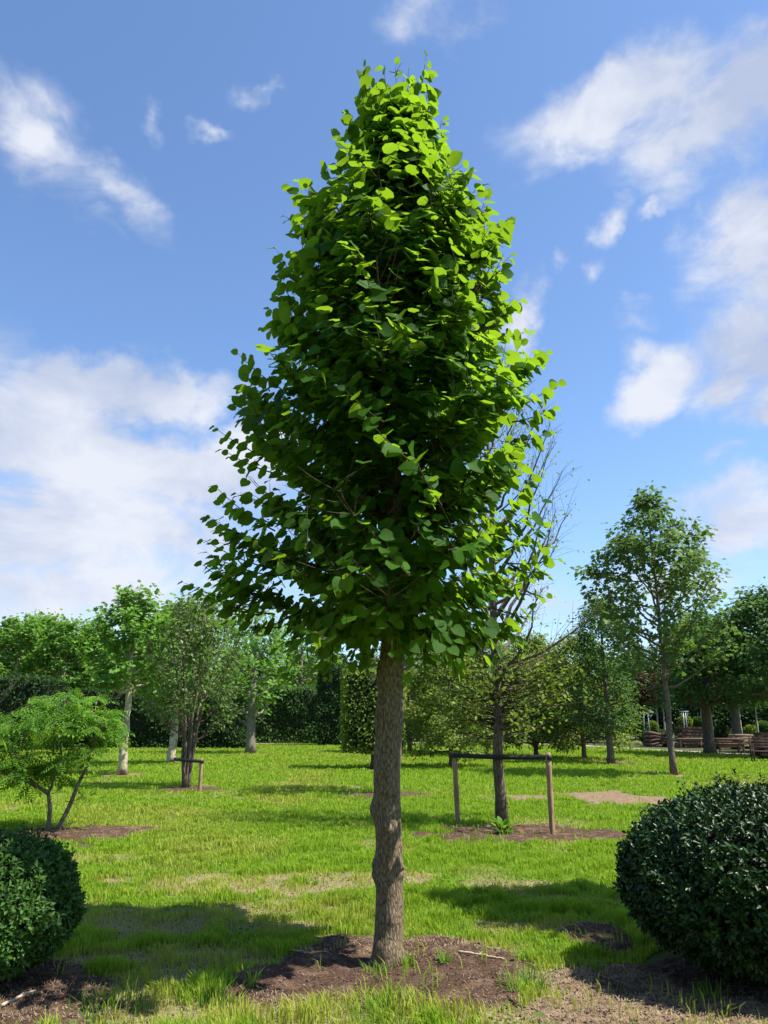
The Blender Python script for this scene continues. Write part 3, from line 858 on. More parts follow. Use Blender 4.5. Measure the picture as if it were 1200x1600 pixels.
def limb(a, z_s, ro, zt, ns, lens=(.22, .5), sag=-.06):
    st = np.array([*taxis(np.array([z_s]))[0], z_s])
    ax2 = taxis(np.array([zt]))[0]
    e_ = np.array([ax2[0] + math.cos(a) * ro, ax2[1] + math.sin(a) * ro, zt])
    ln2 = np.linalg.norm(e_ - st)
    P = curve(st, e_, np.array([0, 0, sag * ln2]), 9, .012, rg)
    r0 = .010 + .016 * ln2
    br.tube(P, np.linspace(r0, .004, 9), 7, cap=False)
    for k in range(ns):
        t0 = .22 + .78 * (k + rg.random()) / ns
        s0, tg = samp(P, min(t0, .99))
        rd = nrm(np.array([s0[0], s0[1], 0]) + 1e-4)
        sd3 = nrm(np.cross(tg, [0, 0, 1.])) * (1 if k % 2 else -1)
        dv = nrm(tg * .55 + sd3 * rg.uniform(.3, 1.0) + rd * .2 + np.array([0, 0, rg.uniform(-.15, .65)]))
        sl = rg.uniform(*lens)
        e2 = s0 + dv * sl
        aa = math.atan2(e2[1] - ax2[1], e2[0] - ax2[0]); rq = math.hypot(e2[1] - ax2[1], e2[0] - ax2[0]); lim = menv(e2[2], aa) * rg.uniform(.93, 1.03)
        if rq > lim:
            f_ = lim / rq; e2[0] = ax2[0] + (e2[0] - ax2[0]) * f_; e2[1] = ax2[1] + (e2[1] - ax2[1]) * f_
        e2[2] = min(max(e2[2], 2.18), ZTOP)
        Sp = curve(s0, e2, np.array([0, 0, -.04 * sl]), 5)
        tw.tube(Sp, [.0042, .0036, .003, .0024, .0015], 4, cap=False)
        lime_shoot(Sp)
    lime_shoot(P[4:], .055, 1.0, .0)


nl_ = 112
for i in range(nl_):
    u = (i + .5) / nl_
    zs = 2.28 + (6.8 - 2.28) * u ** 1.12
    a = i * 2.39996 + rg.uniform(-.25, .25)
    rs = math.tan(R(np.interp(u, [0, .08, .25, .6, 1], [2, 14, 26, 40, 62]) + rg.uniform(-6, 6)))
    ro = menv(zs, a)
    for _ in range(5):
        zt = min(zs + rs * ro, ZTOP); ro = menv(zt, a) * .95
    ro *= rg.uniform(.82, 1.0)
    limb(a, zs, ro, zt, int(6 + 9 * ro))
# inner short twigs keep the heart of the crown dark
for i in range(560):
    z = rg.uniform(2.4, 6.6); a = rg.uniform(0, 6.28); ro = menv(z, a) * rg.uniform(.2, .65)
    s0 = np.array([math.cos(a) * ro + taxis(np.array([z]))[0, 0], math.sin(a) * ro, z]); e2 = s0 + nrm(rg.normal(0, 1, 3) + [0, 0, .5]) * .3
    Sp = curve(s0, e2, np.zeros(3), 4); tw.tube(Sp, [.004, .003, .003, .002], 3, cap=False); lime_shoot(Sp, .07)
# hanging leaves round the trunk at the crown's foot
for i in range(60):
    a = rg.uniform(0, 6.28); ro = rg.uniform(.15, .95); z = 2.42 + rg.uniform(-.05, .1)
    s0 = np.array([math.cos(a) * ro * .8, math.sin(a) * ro * .8, z]); e2 = np.array([math.cos(a) * ro, math.sin(a) * ro, z - rg.uniform(.15, .46)])
    Sp = curve(s0, e2, np.zeros(3), 4); tw.tube(Sp, [.004, .003, .003, .002], 3, cap=False); lime_shoot(Sp, .05)


def lead(px0, py0, px1, py1, dy=0., sc_=.95, back=.1):
    """a shoot that stands out of the outline"""
    z0, z1 = ZH(D + dy, py0), ZH(D + dy, py1)
    s0 = np.array([XW(px0, D + dy, z0) - MAIN[0], dy, z0]); e2 = np.array([XW(px1, D + dy, z1) - MAIN[0], dy, z1])
    Sp = curve(s0, e2, np.array([0, 0, -.05 * np.linalg.norm(e2 - s0)]), 6)
    tw.tube(Sp, np.linspace(.007, .0018, 6), 5, cap=False); lime_shoot(Sp, .042, sc_, .1, .5)


FREEFLAG[0] = True
for args in [(640, 260, 665, 92), (655, 300, 668, 130), (600, 230, 573, 108), (620, 240, 600, 112), (625, 250, 618, 106, -.1), (630, 240, 638, 112), (590, 260, 566, 150, .1), (610, 280, 585, 140, -.12), (640, 270, 640, 150, -.1), (620, 230, 630, 130, .1),
             (650, 330, 690, 190), (660, 350, 692, 215, -.1), (600, 330, 532, 215), (590, 350, 528, 262), (590, 300, 548, 180), (640, 300, 600, 170, -.15), (650, 310, 655, 200, -.15), (610, 300, 612, 180, .15),
             (560, 380, 455, 296), (560, 400, 448, 340), (560, 350, 480, 300), (550, 350, 510, 262), (690, 400, 725, 292), (710, 420, 760, 308), (720, 430, 795, 350), (730, 450, 796, 402), (700, 380, 740, 330),
             (480, 460, 435, 395), (480, 500, 438, 440), (480, 540, 424, 488), (460, 620, 375, 556), (440, 640, 385, 610), (440, 660, 372, 640), (430, 720, 340, 672), (430, 740, 352, 705), (430, 830, 338, 762), (440, 790, 375, 775), (430, 850, 328, 812),
             (430, 890, 322, 846), (420, 940, 318, 884), (420, 950, 290, 912), (410, 960, 340, 955), (430, 900, 330, 868), (440, 930, 345, 905), (430, 960, 318, 930), (440, 980, 365, 975), (430, 870, 345, 830), (440, 820, 352, 790, -.2), (430, 930, 335, 915, .2), (440, 950, 350, 940, -.3), (450, 900, 350, 880, .3), (450, 860, 350, 850, -.2), (460, 960, 395, 985), (470, 990, 440, 1010), (520, 990, 520, 1045), (560, 1000, 545, 1040), (580, 1000, 570, 1050), (660, 990, 665, 1045), (740, 980, 745, 1020), (700, 990, 712, 1050), (690, 980, 690, 1040), (780, 960, 805, 1000), (560, 960, 500, 985, -.8),
             (760, 500, 808, 470), (770, 520, 822, 520), (790, 590, 850, 552), (800, 640, 868, 600), (800, 660, 860, 640), (790, 690, 850, 680), (780, 800, 838, 740), (780, 840, 862, 855), (790, 860, 850, 820), (790, 880, 848, 900), (780, 920, 850, 930), (790, 880, 862, 875), (770, 950, 830, 965)]:
    lead(*args)
# free-standing shoots on the side towards the viewer
for (px0, py0, px1, py1, dy) in [(690, 790, 640, 700, -1.15), (480, 880, 480, 790, -1.2), (600, 560, 575, 440, -.95), (660, 460, 690, 430, -.85), (640, 720, 575, 655, -1.15), (650, 830, 670, 770, -1.2), (640, 900, 580, 830, -1.2), (480, 900, 400, 850, -1.05),
                                 (520, 520, 500, 460, -.95), (560, 420, 520, 380, -.7), (650, 560, 620, 500, -1.0), (520, 1000, 480, 985, -1.05), (600, 660, 545, 615, -1.1), (740, 640, 730, 570, -.9), (760, 760, 790, 700, -.8), (560, 880, 520, 925, -1.2), (700, 860, 740, 850, -1.1)]:
    lead(px0, py0, px1, py1, dy, 1.0)
bro = br.build('branches', B_TWIG, main)
tw.build('twigs', B_TWIG, bro)
LP, LD, LN, LS = map(np.array, (LP, LD, LN, LS)); KEEP = np.array(FREE, bool)
# hollows between the leaf masses
er = np.array([math.hypot(p_[0] - .06, p_[1]) / menv(p_[2], math.atan2(p_[1], p_[0] - .06)) for p_ in LP])
fld = fbm(LP[:, 0] * 2.6 + 8, LP[:, 1] * 2.6 + 8, LP[:, 2] * 2.3, seed=23, octs=2)
gone = (er > .76) & (fld < .37)
for (hx, hy, hr) in HOLLOW:
    hr *= .82
    hz = ZH(D - .9, hy); c0 = np.array([XW(hx, D - 1.0, hz) - MAIN[0], -menv(hz, -1.57) * .98, hz])
    gone |= ((LP - c0) ** 2 / np.array([hr, hr * 1.1, hr * .62]) ** 2).sum(1) < 1
sel = KEEP | ~gone
LP, LD, LN, LS = LP[sel], LD[sel], LN[sel], LS[sel]
PETI = [p_ for p_, k_ in zip(PETI, sel) if k_]
lf.leaves(TM['heart'], LP, LD, LN, LS, wid=rg.uniform(.85, 1.05, len(LS)))
pm_ = MB()
q0 = np.array([p_[0] for p_ in PETI]); q1 = np.array([p_[1] for p_ in PETI])
sdv = nrm(np.cross(q1 - q0, rg.normal(0, 1, (len(q0), 3)))) * .0011
sd2 = nrm(np.cross(q1 - q0, sdv)) * .0011
V = np.stack([q0 - sdv, q0 + sdv, q0 + sd2 * 1.7, q1 - sdv, q1 + sdv, q1 + sd2 * 1.7], 1)
o6 = (np.arange(len(q0)) * 6)[:, None]
pm_.add(V.reshape(-1, 3), [np.concatenate([o6 + np.array([[0, 1, 4, 3]]), o6 + np.array([[1, 2, 5, 4]]), o6 + np.array([[2, 0, 3, 5]])])])
pm_.build('leaf_stalks', M_LIME, bro)
lf.build('crown', M_LIME, main)
print('lime leaves', len(LS))
# the next lime of the row stands to the right; its shadow lies on the lawn
dup(main, (5.2, 6.7, 0), 2.1, 'next lime tree of the row, outside the right edge, casting the shadow on the lawn', None, 1.06)

dup(main, (-7.3, 6.1, 0), 4.0, 'unseen lime tree of the row, added outside the left edge to block skylight')  # carries the row on unseen; added to darken the skylight from the left

# ================================================================== clipped domes in front
def dome(name, label, loc, rx, ry, h, tm, mat, n_leaf, size, seed, sprout=0, up=.3, lay=.14):
    rgd = np.random.default_rng(seed)
    root = thing(name, label, 'shrub', loc)
    zc = h * .47

    def surf(a, ph, s_=1.0):
        # ph: -90..90 ; flattened underside, a little lumpy
        ce, se = np.cos(ph), np.sin(ph)
        lump = 1 + .05 * (vnoise(np.cos(a) * ce * 2.5 + 5, np.sin(a) * ce * 2.5 + 5, se * 2.5 + 5, seed) - .5) * 2 + .022 * np.sin(a * 9 + se * 7)
        zz = np.where(se > 0, (h - zc) * se, zc * se * .95)
        k = s_ * lump
        return np.stack([rx * ce ** .9 * np.cos(a) * k, ry * ce ** .9 * np.sin(a) * k, zc + zz * k], -1)
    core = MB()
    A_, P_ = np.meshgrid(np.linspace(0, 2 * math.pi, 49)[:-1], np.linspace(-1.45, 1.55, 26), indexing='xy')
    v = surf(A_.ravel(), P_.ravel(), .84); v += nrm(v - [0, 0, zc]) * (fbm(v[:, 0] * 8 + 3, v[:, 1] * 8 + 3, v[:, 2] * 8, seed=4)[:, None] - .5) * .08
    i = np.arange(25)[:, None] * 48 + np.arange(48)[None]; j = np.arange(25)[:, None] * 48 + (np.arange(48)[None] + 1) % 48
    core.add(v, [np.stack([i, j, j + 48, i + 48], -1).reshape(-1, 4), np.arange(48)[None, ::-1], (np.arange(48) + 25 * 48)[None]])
    core.build('shade_core', M_CORE, root)  # solid dark lump added to block light, not modelled twigs
    se = rgd.uniform(-.97, 1, n_leaf // 6); a = rgd.uniform(0, 2 * math.pi, n_leaf // 6); ph = np.arcsin(se)
    depth = 1 - lay * rgd.random(len(se)) ** 1.6 + rgd.normal(0, .008, len(se))
    c_ = surf(a, ph, depth)
    on = nrm((c_ - [0, 0, zc]) / np.array([rx, ry, h / 2]))
    k = 6                                         # leaves stand in rosettes round the shoot tips
    ax = nrm(on + np.array([0, 0, up]) + rgd.normal(0, .35, on.shape))
    t1 = nrm(np.cross(ax, rgd.normal(0, 1, ax.shape))); t2 = np.cross(ax, t1)
    P, Dd, Nn, Ss = [], [], [], []
    for q in range(k):
        an_ = q * 2.4 + rgd.uniform(0, .6, len(se)); r_ = t1 * np.cos(an_)[:, None] + t2 * np.sin(an_)[:, None]
        op = rgd.uniform(.4, 1.3, len(se))[:, None]
        P.append(c_ - ax * (size * .22 * q) + r_ * size * .05); Dd.append(ax * .75 + r_ * op); Nn.append(ax * op - r_ * .55 + rgd.normal(0, .15, on.shape)); Ss.append(size * rgd.uniform(.7, 1.25, len(se)))
    P, Dd, Nn, Ss = map(np.concatenate, (P, Dd, Nn, Ss))
    fo = MB(); fo.leaves(TM[tm], P, Dd, Nn, Ss)
    if sprout:
        for _ in range(sprout):
            a1 = rgd.uniform(0, 6.28); ph1 = rgd.uniform(.55, 1.45)
            b_ = surf(np.array([a1]), np.array([ph1]), 1.0)[0]; e_ = b_ + nrm(rgd.normal(0, .25, 3) + [0, 0, 1]) * rgd.uniform(.04, .11)
            m_ = 9; tt = rgd.random(m_)[:, None]; q = b_ * (1 - tt) + e_ * tt
            r_ = nrm(rgd.normal(0, 1, (m_, 3)) * [1, 1, .2]); fo.leaves(TM[tm], q, r_ + [0, 0, .7], np.array([0, 0, 1]) - r_ * .5, size * .9)
    fo.build('foliage', mat, root)
    st = MB()
    for q in range(5):
        a1 = q * 1.25; st.tube(curve(np.array([math.cos(a1) * .05, math.sin(a1) * .05, -.05]), np.array([math.cos(a1) * rx * .5, math.sin(a1) * ry * .5, zc * .9]), np.zeros(3), 5), np.linspace(.03, .012, 5), 6)
    st.build('stem', B_BROWN, root)
    return root


dome('clipped_dome_shrub', 'dense clipped dome shrub with small matte green leaves, cut by the left edge', (LB[0], LB[1], H(*LB)), .60, .62, .87, 'oval', M_DOME, 34000, .038, 3, sprout=40, up=.5)
dome('clipped_dome_shrub', 'big dark glossy-leaved clipped dome shrub at the right edge', (RB[0], RB[1], H(*RB)), .91, .86, 1.13, 'oval', M_GLOSS, 48000, .041, 9, sprout=90, up=.35)

# ================================================================== small many-stemmed tree on the left
x_, y_, z_ = at(78, 1299)
small = thing('multi_stem_tree', 'small spreading two-stemmed tree with feathery leaves in a soil bed at left', 'tree', (x_, y_, z_), 0)
rs_ = np.random.default_rng(8)
tk, cr2, tw2 = MB(), MB(), MB()
sc2 = (y_ * CP) / F       # metres per photo pixel at that distance


def pp(px, py, dy=0.):
    return np.array([(px - 78) * sc2, dy, ZH(y_, py) - z_])


stems = [(pp(78, 1303), pp(38, 1215, .1), .028, .018), (pp(84, 1303), pp(124, 1170, -.1), .032, .02), (pp(76, 1302), pp(66, 1225), .033, .022)]
tk.tube(curve(pp(76, 1304), pp(68, 1238, .02), np.array([.02, 0, 0]), 8, .004, rs_), np.linspace(.038, .028, 8), 9)
tk.tube(curve(pp(86, 1304, .05), pp(128, 1165, .08), np.array([.03, 0, 0]), 10, .01, rs_), np.linspace(.040, .020, 10), 9)
hubs = [(pp(68, 1240), pp(20, 1165, -.3), .028), (pp(68, 1240), pp(66, 1150, .4), .028), (pp(112, 1200, .08), pp(150, 1120, -.2), .018), (pp(128, 1165, .08), pp(120, 1090, .3), .018), (pp(66, 1180, .1), pp(90, 1085, -.2), .016), (pp(30, 1190, -.2), pp(-40, 1120, .1), .018), (pp(25, 1175, -.2), pp(10, 1090, .3), .016), (pp(68, 1235), pp(-30, 1180, -.6), .018)]
for (a, b, r0) in hubs:
    tk.tube(curve(a, b, np.array([rs_.normal(0, .04), rs_.normal(0, .05), -.04]), 8, .012, rs_), np.linspace(r0, r0 * .45, 8), 6)
LPs, LDs, LNs, LSs = [], [], [], []
ell_c = pp(72, 1140); 
for k in range(150):
    a, b, _ = hubs[k % len(hubs)]
    t0 = rs_.uniform(.15, 1); s0 = a * (1 - t0) + b * t0
    an1 = rs_.uniform(0, 6.28); ln = rs_.uniform(.3, .85)
    dv = nrm(np.array([math.cos(an1), math.sin(an1), rs_.uniform(-.45, .95)]) + nrm(s0 * [1, 1, 0] + 1e-3) * .4)
    e2 = s0 + dv * ln; e2[0] = min(max(e2[0], -1.3), 1.0 - .35 * rs_.random()); cap = 2.28 - .75 * (math.hypot(e2[0], e2[1]) / 1.1) ** 2; e2[2] = min(e2[2], cap - .45 * rs_.random()); e2[2] = max(e2[2], .50 + .4 * rs_.random())
    Sp = curve(s0, e2, np.array([0, 0, .05]), 5); tw2.tube(Sp, [.007, .006, .005, .004, .002], 3, cap=False)
    nl = 10
    for q in range(nl):
        t1 = .2 + .8 * q / nl; pt, tg = samp(Sp, min(t1, .99)); sv = nrm(np.cross(tg, [0, 0, 1.])) * (1 if q % 2 else -1)
        LPs.append(pt); LDs.append(sv * .8 + tg * .6 + np.array([0, 0, -.35]) + rs_.normal(0, .15, 3)); LNs.append(np.array([0, -.25, .8]) + rs_.normal(0, .5, 3)); LSs.append(rs_.uniform(.15, .26))
# the low side twig near the ground
for (a, b) in [((97, 1252), (145, 1238)), ((75, 1240), (95, 1225)), ((112, 1215), (168, 1205)), ((120, 1195), (185, 1190))]:
    Sp = curve(pp(*a), pp(*b, -.1), np.array([0, 0, -.03]), 6, .005, rs_); tw2.tube(Sp, np.linspace(.006, .002, 6), 4, cap=False)
    for q in range(10):
        pt, tg = samp(Sp, .3 + .07 * q); LPs.append(pt); LDs.append(tg + rs_.normal(0, .5, 3)); LNs.append(np.array([0, 0, 1.]) + rs_.normal(0, .3, 3)); LSs.append(.12)
trs = tk.build('trunk', B_GREY, small); tw2.build('twigs', B_TWIG, trs)
cr2.leaves(TM['pinnate'], LPs, LDs, LNs, LSs); cr2.build('crown', M_PINN, small)

# ================================================================== sparse staked tree right of the lime
xA, yA, zA = at(785, 1289)
stk = make_tree('staked_tree', 'thin-leaved tall tree with bare twiggy top, strapped between two wooden posts', 'tree', (xA, yA, zA), 8.0, .088, 2.1,
                [(1.6, 1.2), (2.2, 1.9), (3.2, 1.7), (4.2, 1.65), (5.2, 1.7), (6.8, 1.25), (8, .7), (8.6, .2)], 'simple', M_OLIVE, B_BROWN, 4, n_limb=60, ex=1.08, rise=(46, 70), n_shoot=12, n_leaf=3,
                lsize=.06, spread=.06, shoot_len=(.3, .9), wild=.12, twig_r=.004, limb_from=.3, updir=.6, tmat=B_TWIG)
# fuller lower skirt of the same tree
rk = np.random.default_rng(90)
sk, skt = MB(), MB()
P4, D4, N4, S4 = [], [], [], []
for k in range(120):
    a = rk.uniform(0, 6.28); zs = rk.uniform(1.35, 2.7); ro = rk.uniform(.5, 1.75)
    s0 = np.array([0, 0, zs]); e2 = np.array([math.cos(a) * ro, math.sin(a) * ro, zs + ro * rk.uniform(.05, .5)])
    Sp = curve(s0, e2, np.array([0, 0, -.06]), 7, .02, rk); skt.tube(Sp, np.linspace(.013, .003, 7), 4, cap=False)
    for q in range(14):
        pt, tg = samp(Sp, rk.uniform(.5, 1)); P4.append(pt + rk.normal(0, .07, 3)); D4.append(rk.normal(0, 1, 3)); N4.append(np.array([0, 0, 1.]) + rk.normal(0, .5, 3)); S4.append(rk.uniform(.06, .10))
sk.leaves(TM['simple'], P4, D4, N4, S4)
lowb = skt.build('lower_branches', B_TWIG, stk); sk.build('lower_foliage', M_OLIVE, stk)

M_POST = bark_mat('post_wood', (.20, .12, .07), (.42, .28, .17), (30, 30, 2), .4)
M_STRAP = plain_mat('black_rubber', (.018, .018, .02), (.010, .010, .011), .6, 20)
M_BARKWOOD = bark_mat('rough_timber', (.07, .035, .022), (.22, .12, .075), (4, 12, 12), .5)


def wood_post(mb, x, y, z0, z1, r, lx=0., ly=0.):
    k = 14; t_ = np.linspace(0, 1, k)
    P = np.stack([x + lx * t_, y + ly * t_, z0 + (z1 - z0) * t_], -1)
    rr_ = np.full(k, r) * (1 + .05 * np.sin(t_ * 17)); 
    mb.tube(P[:-1], rr_[:-1], 12)
    mb.tube(np.array([P[-2], P[-1]]) + [0, 0, .0005], [r, r * .82], 12)


pL, pR = G(716, 1286), G(863, 1303)
sup = thing('tree_support', 'pair of round wooden posts joined by a black strap around the thin tree', 'tree stake', (pR[0], pR[1], H(*pR)))
loc0 = np.array([pR[0], pR[1], H(*pR)])
for (q, lx, pyt) in ((pL, -.04, 1176), (pR, 0.0, 1176)):
    mb = MB(); zt = ZH(q[1], pyt)
    wood_post(mb, q[0] - loc0[0], q[1] - loc0[1], -.15, zt - loc0[2], .043, lx)
    mb.build('post', M_POST, sup)
mb = MB()
za = ZH(pL[1], 1180) - loc0[2]; zb = ZH(pR[1], 1183) - loc0[2]
a = np.array([pL[0] - .04 - loc0[0], pL[1] - loc0[1], za]); b = np.array([0, 0, zb]); c = np.array([xA - loc0[0], yA - loc0[1], (za + zb) / 2 - .03])


def band(mb, P, w=.055, th=.006):
    P = np.asarray(P, float); T = nrm(np.gradient(P, axis=0)); Nn = nrm(np.cross(T, [0, 0, 1.]))
    up = np.array([0, 0, w / 2])
    V = np.stack([P - up - Nn * th, P + up - Nn * th, P + up + Nn * th, P - up + Nn * th], 1); m_ = len(P)
    i_ = (np.arange(m_ - 1) * 4)[:, None]
    fs = [np.concatenate([i_ + np.array([[k, (k + 1) % 4, (k + 1) % 4 + 4, k + 4]]) for k in range(4)]), np.array([[0, 1, 2, 3]]), np.array([[3, 2, 1, 0]]) + (m_ - 1) * 4]
    mb.add(V.reshape(-1, 3), fs)


def wrap(c0, r, a0, a1, k=14):
    t_ = np.linspace(a0, a1, k); return np.stack([c0[0] + r * np.cos(t_), c0[1] + r * np.sin(t_), np.full(k, c0[2])], -1)


band(mb, np.concatenate([wrap(a, .052, R(80), R(275)), wrap(c, .125, R(250), R(290), 6), wrap(b, .052, R(-95), R(95))]), .072)
band(mb, np.concatenate([wrap(a, .050, R(275), R(82))[-1:], wrap(c, .125, R(110), R(70), 6), wrap(b, .050, R(95), R(90), 2)]), .055)
mb.build('strap', M_STRAP, sup)

# ================================================================== the other trees and hedges of the nursery
T = make_tree
# plane trees with pale trunks
PLG = 'pruned plane trees along the left side'
planeA = T('plane_tree', 'plane tree with pale mottled cream trunk standing alone at left', 'tree', at(190, 1211), 5.75, .15, 2.5,
           [(2.35, .9), (2.9, 1.25), (4, 1.35), (5, 1.15), (5.8, .5)], 'lobed', M_PLANE, B_PLANE, 21, n_limb=26, rise=(15, 60), n_shoot=9, n_leaf=13, lsize=.17, spread=.15, group=PLG, wild=.14)
planeB = T('plane_tree', 'plane tree with short pale trunk hidden behind the stemmy shrub tree', 'tree', at(267, 1194), 6.6, .19, 2.2,
           [(2.0, 1.1), (3, 1.6), (4.4, 1.7), (5.6, 1.4), (6.7, .6)], 'lobed', M_PLANE, B_PLANE, 22, n_limb=30, rise=(12, 60), n_shoot=10, n_leaf=13, lsize=.19, spread=.18, group=PLG, wild=.14)
for (px, d, sc_, lb, rz) in [(20, 60, 1.42, 'plane tree crown filling the far left edge above the feathery tree', 1.1), (95, 59, 1.36, 'plane tree crown second from the left edge', 2.7), (138, 61, 1.38, 'plane tree crown just left of the lone pale-trunked plane', .4), (-60, 60, 1.42, 'plane tree outside the left edge', 5.0), (58, 66, 1.56, 'taller plane tree behind the two crowns at far left', 2.9), (232, 62, 1.42, 'plane tree crown behind the lone pale-trunked plane on its right', 1.9)]:
    dup(planeB, (XW(px, d, 3), d, 0), rz, lb, PLG, sc_)
# stemmy bronze tree with stake
stemmy = T('multi_stem_tree', 'upright vase-shaped many-stemmed tree with fine bronze-green leaves beside a short stake', 'tree', at(290, 1231), 4.75, .03, 1.15,
           [(.9, .4), (1.4, 1.0), (2.2, 1.35), (3.2, 1.35), (4.1, 1.0), (4.9, .4)], 'simple', M_BRONZE, B_BROWN, 31, n_limb=56, rise=(35, 68), n_shoot=9, n_leaf=8, lsize=.105, spread=.1, stems=7, stem_spread=.7, wild=.12, updir=.7)
q = G(312, 1236)
st2 = thing('tree_stake', 'short round wooden stake with black tie beside the vase-shaped tree', 'tree stake', (q[0], q[1], H(*q)))
mb = MB(); wood_post(mb, 0, 0, -.1, ZH(q[1], 1186), .045); mb.build('post', M_POST, st2)
mb = MB(); zz = ZH(q[1], 1190); band(mb, np.concatenate([wrap((0, 0, zz), .055, R(60), R(-80), 10), np.array([[-.5, -.05, zz + .03]]), wrap((-.62, .2, zz + .04), .12, R(-60), R(-250), 10)]), .08); mb.build('strap', M_STRAP, st2)
# forked tree
forked = T('forked_tree', 'low-forking tree with thick grey trunk in front of the far dark hedge', 'tree', at(391, 1177), 8.2, .30, 1.6,
           [(1.9, 1.0), (3, 2.3), (5, 2.5), (6.6, 1.9), (8.3, .7)], 'lobed', M_PLANE, B_GREY, 41, n_limb=30, rise=(38, 66), n_shoot=8, n_leaf=8, lsize=.22, spread=.2, wild=.2, shoot_len=(.5, 1.1), limb_from=.3)
dup(forked, (XW(325, 60, 4), 60, 0), 2.0, 'airy bright tree with upright shoots behind the vase-shaped tree', None, 1.36)
dup(forked, (XW(470, 75, 4), 75, 0), 3.6, 'bright green tree showing above the dark hedge left of the lime trunk', None, 1.28)
dup(forked, (XW(425, 74, 4), 74, 0), 4.6, 'bright green tree behind the forked tree above the hedge', None, 1.25)
dup(forked, (XW(505, 78, 4), 78, 0), 1.6, 'bright green tree behind the dark column by the lime trunk', None, 1.1)


# clipped hedges: leafy boxes
def hedge(name, label, cx, cy, lx, ly, h, mat, n_leaf, size, rz=0, z0=0.0, trunk=None, seed=1, group=None, cat='hedge', bul=.13):
    rgd = np.random.default_rng(seed)
    root = thing(name, label, cat, (cx, cy, 0), rz, group)
    # points near the six faces
    u = rgd.uniform(-1, 1, (n_leaf, 3)); ar = np.array([ly * h, lx * h, lx * ly]); axis = rgd.choice(3, n_leaf, p=ar / ar.sum()); sg = rgd.choice([-1, 1], n_leaf)
    u[np.arange(n_leaf), axis] = sg * (1 - .2 * rgd.random(n_leaf) ** 1.8)
    on = np.zeros((n_leaf, 3)); on[np.arange(n_leaf), axis] = sg
    P = u * np.array([lx / 2, ly / 2, (h - z0) / 2]) + [0, 0, (h + z0) / 2]
    P[:, 2] += (fbm(P[:, 0] * .8 + 9, P[:, 1] * .8, seed=seed + 5) - .5) * .35 * (u[:, 2] > .5)
    P += on * (fbm(P[:, 0] * 1.1 + 4, P[:, 1] * 1.1 + 4, P[:, 2] * 1.1, seed=seed)[:, None] - .5) * bul * 6
    fo = MB(); fo.leaves(TM['simple'], P, on * .4 + rgd.normal(0, .6, on.shape) + [0, 0, -.2], on * .5 + [0, 0, .8] + rgd.normal(0, .4, on.shape), size * rgd.uniform(.6, 1.3, n_leaf))
    fo.build('foliage', mat, root)
    co = MB(); co.box((0, 0, (h + z0) / 2), (lx * .84, ly * .8, (h - z0) * .9)); co.build('shade_core', M_CORE, root)  # dark box core stands in for the hedge's inner shade
    if trunk:
        tk_ = MB(); tk_.tube([(0, 0, -.1), (.02, 0, z0 * .6), (0, .02, z0 + .4), (.05, .03, h * .8)], [trunk * 1.1, trunk, trunk * .9, trunk * .4], 10); tk_.build('trunk', B_BROWN, root)
    return root


hedge('hedge', 'long dark clipped hedge behind the left trees', XW(215, 54, 2), 55, 15, 2.2, 3.9, M_DARK, 26000, .17, z0=.1, seed=2)
hedge('hedge', 'mid-green clipped hedge wall behind the forked tree', XW(445, 64, 2), 69, 7.0, 2.0, 4.6, M_MID, 14000, .17, z0=.1, seed=3)
hedge('hedge', 'dark hedge at the far left edge under the plane crowns', XW(-20, 52, 2), 50, 11, 2.2, 4.4, M_DARK, 16000, .17, z0=.1, seed=4)
hedge('box_trained_tree', 'dark narrow clipped column just left of the lime trunk', XW(516, 62, 2), 62, 1.9, 1.9, 6.1, M_DARK, 7000, .17, z0=.15, trunk=.1, seed=5, cat='tree')
hedge('box_trained_tree', 'olive-green box-trained tree on a dark trunk left of the lime trunk', XW(583, 30.2, 2), 30.2, 2.3, 1.6, 3.55, M_OLIVE, 9000, .11, z0=.62, trunk=.1, seed=6, cat='tree', bul=.05)
# the leaning tree half hidden behind the lime trunk
T('leaning_tree', 'thin leaning tree mostly hidden behind the lime trunk', 'tree', at(619, 1240), 5.4, .07, 2.9,
  [(2.7, .6), (3.5, 1.5), (4.6, 1.5), (5.6, .6)], 'simple', M_MID, B_BROWN, 51, n_limb=22, rise=(25, 60), n_shoot=8, n_leaf=12, lsize=.13, lean=(.3, .2), spread=.16)
# hornbeams, low and twiggy
HG = 'broad low olive hornbeams in the middle distance'
horn = T('hornbeam', 'low broad twiggy olive hornbeam between the lime trunk and the staked tree', 'tree', at(705, 1199), 4.4, .085, .55,
         [(.2, 1.3), (.7, 1.95), (2, 2.05), (3, 1.7), (3.9, 1.1), (4.5, .4)], 'simple', M_OLIVE, B_BROWN, 61, n_limb=54, rise=(-6, 50), n_shoot=12, n_leaf=20, lsize=.115, spread=.14, group=HG, tmat=B_OLTWIG, wild=.08)
dup(horn, (*G(913, 1187), 0), 1.3, 'low broad olive hornbeam on a short trunk right of the right-hand post', HG, 1.22)
dup(horn, (*G(838, 1184), 0), 2.6, 'olive hornbeam straight behind the right-hand post', HG, 1.28)
dup(horn, (*G(760, 1180), 0), 4.0, 'olive hornbeam behind the trunk of the staked tree', HG, 1.4)
dup(horn, (*G(640, 1176), 0), 5.2, 'olive hornbeam farthest back, beside the lime trunk', HG, 1.5)
# dense dark oval tree
T('oval_tree', 'dense dark upright oval tree with low branches left of the open-crowned tree', 'tree', at(955, 1193), 6.9, .15, 1.0,
  [(.8, .7), (1.6, 1.25), (3, 1.45), (5, 1.3), (6.2, .8), (7, .3)], 'simple', M_MID, B_BROWN, 71, n_limb=48, rise=(20, 62), n_shoot=10, n_leaf=16, lsize=.13, spread=.16, wild=.08)
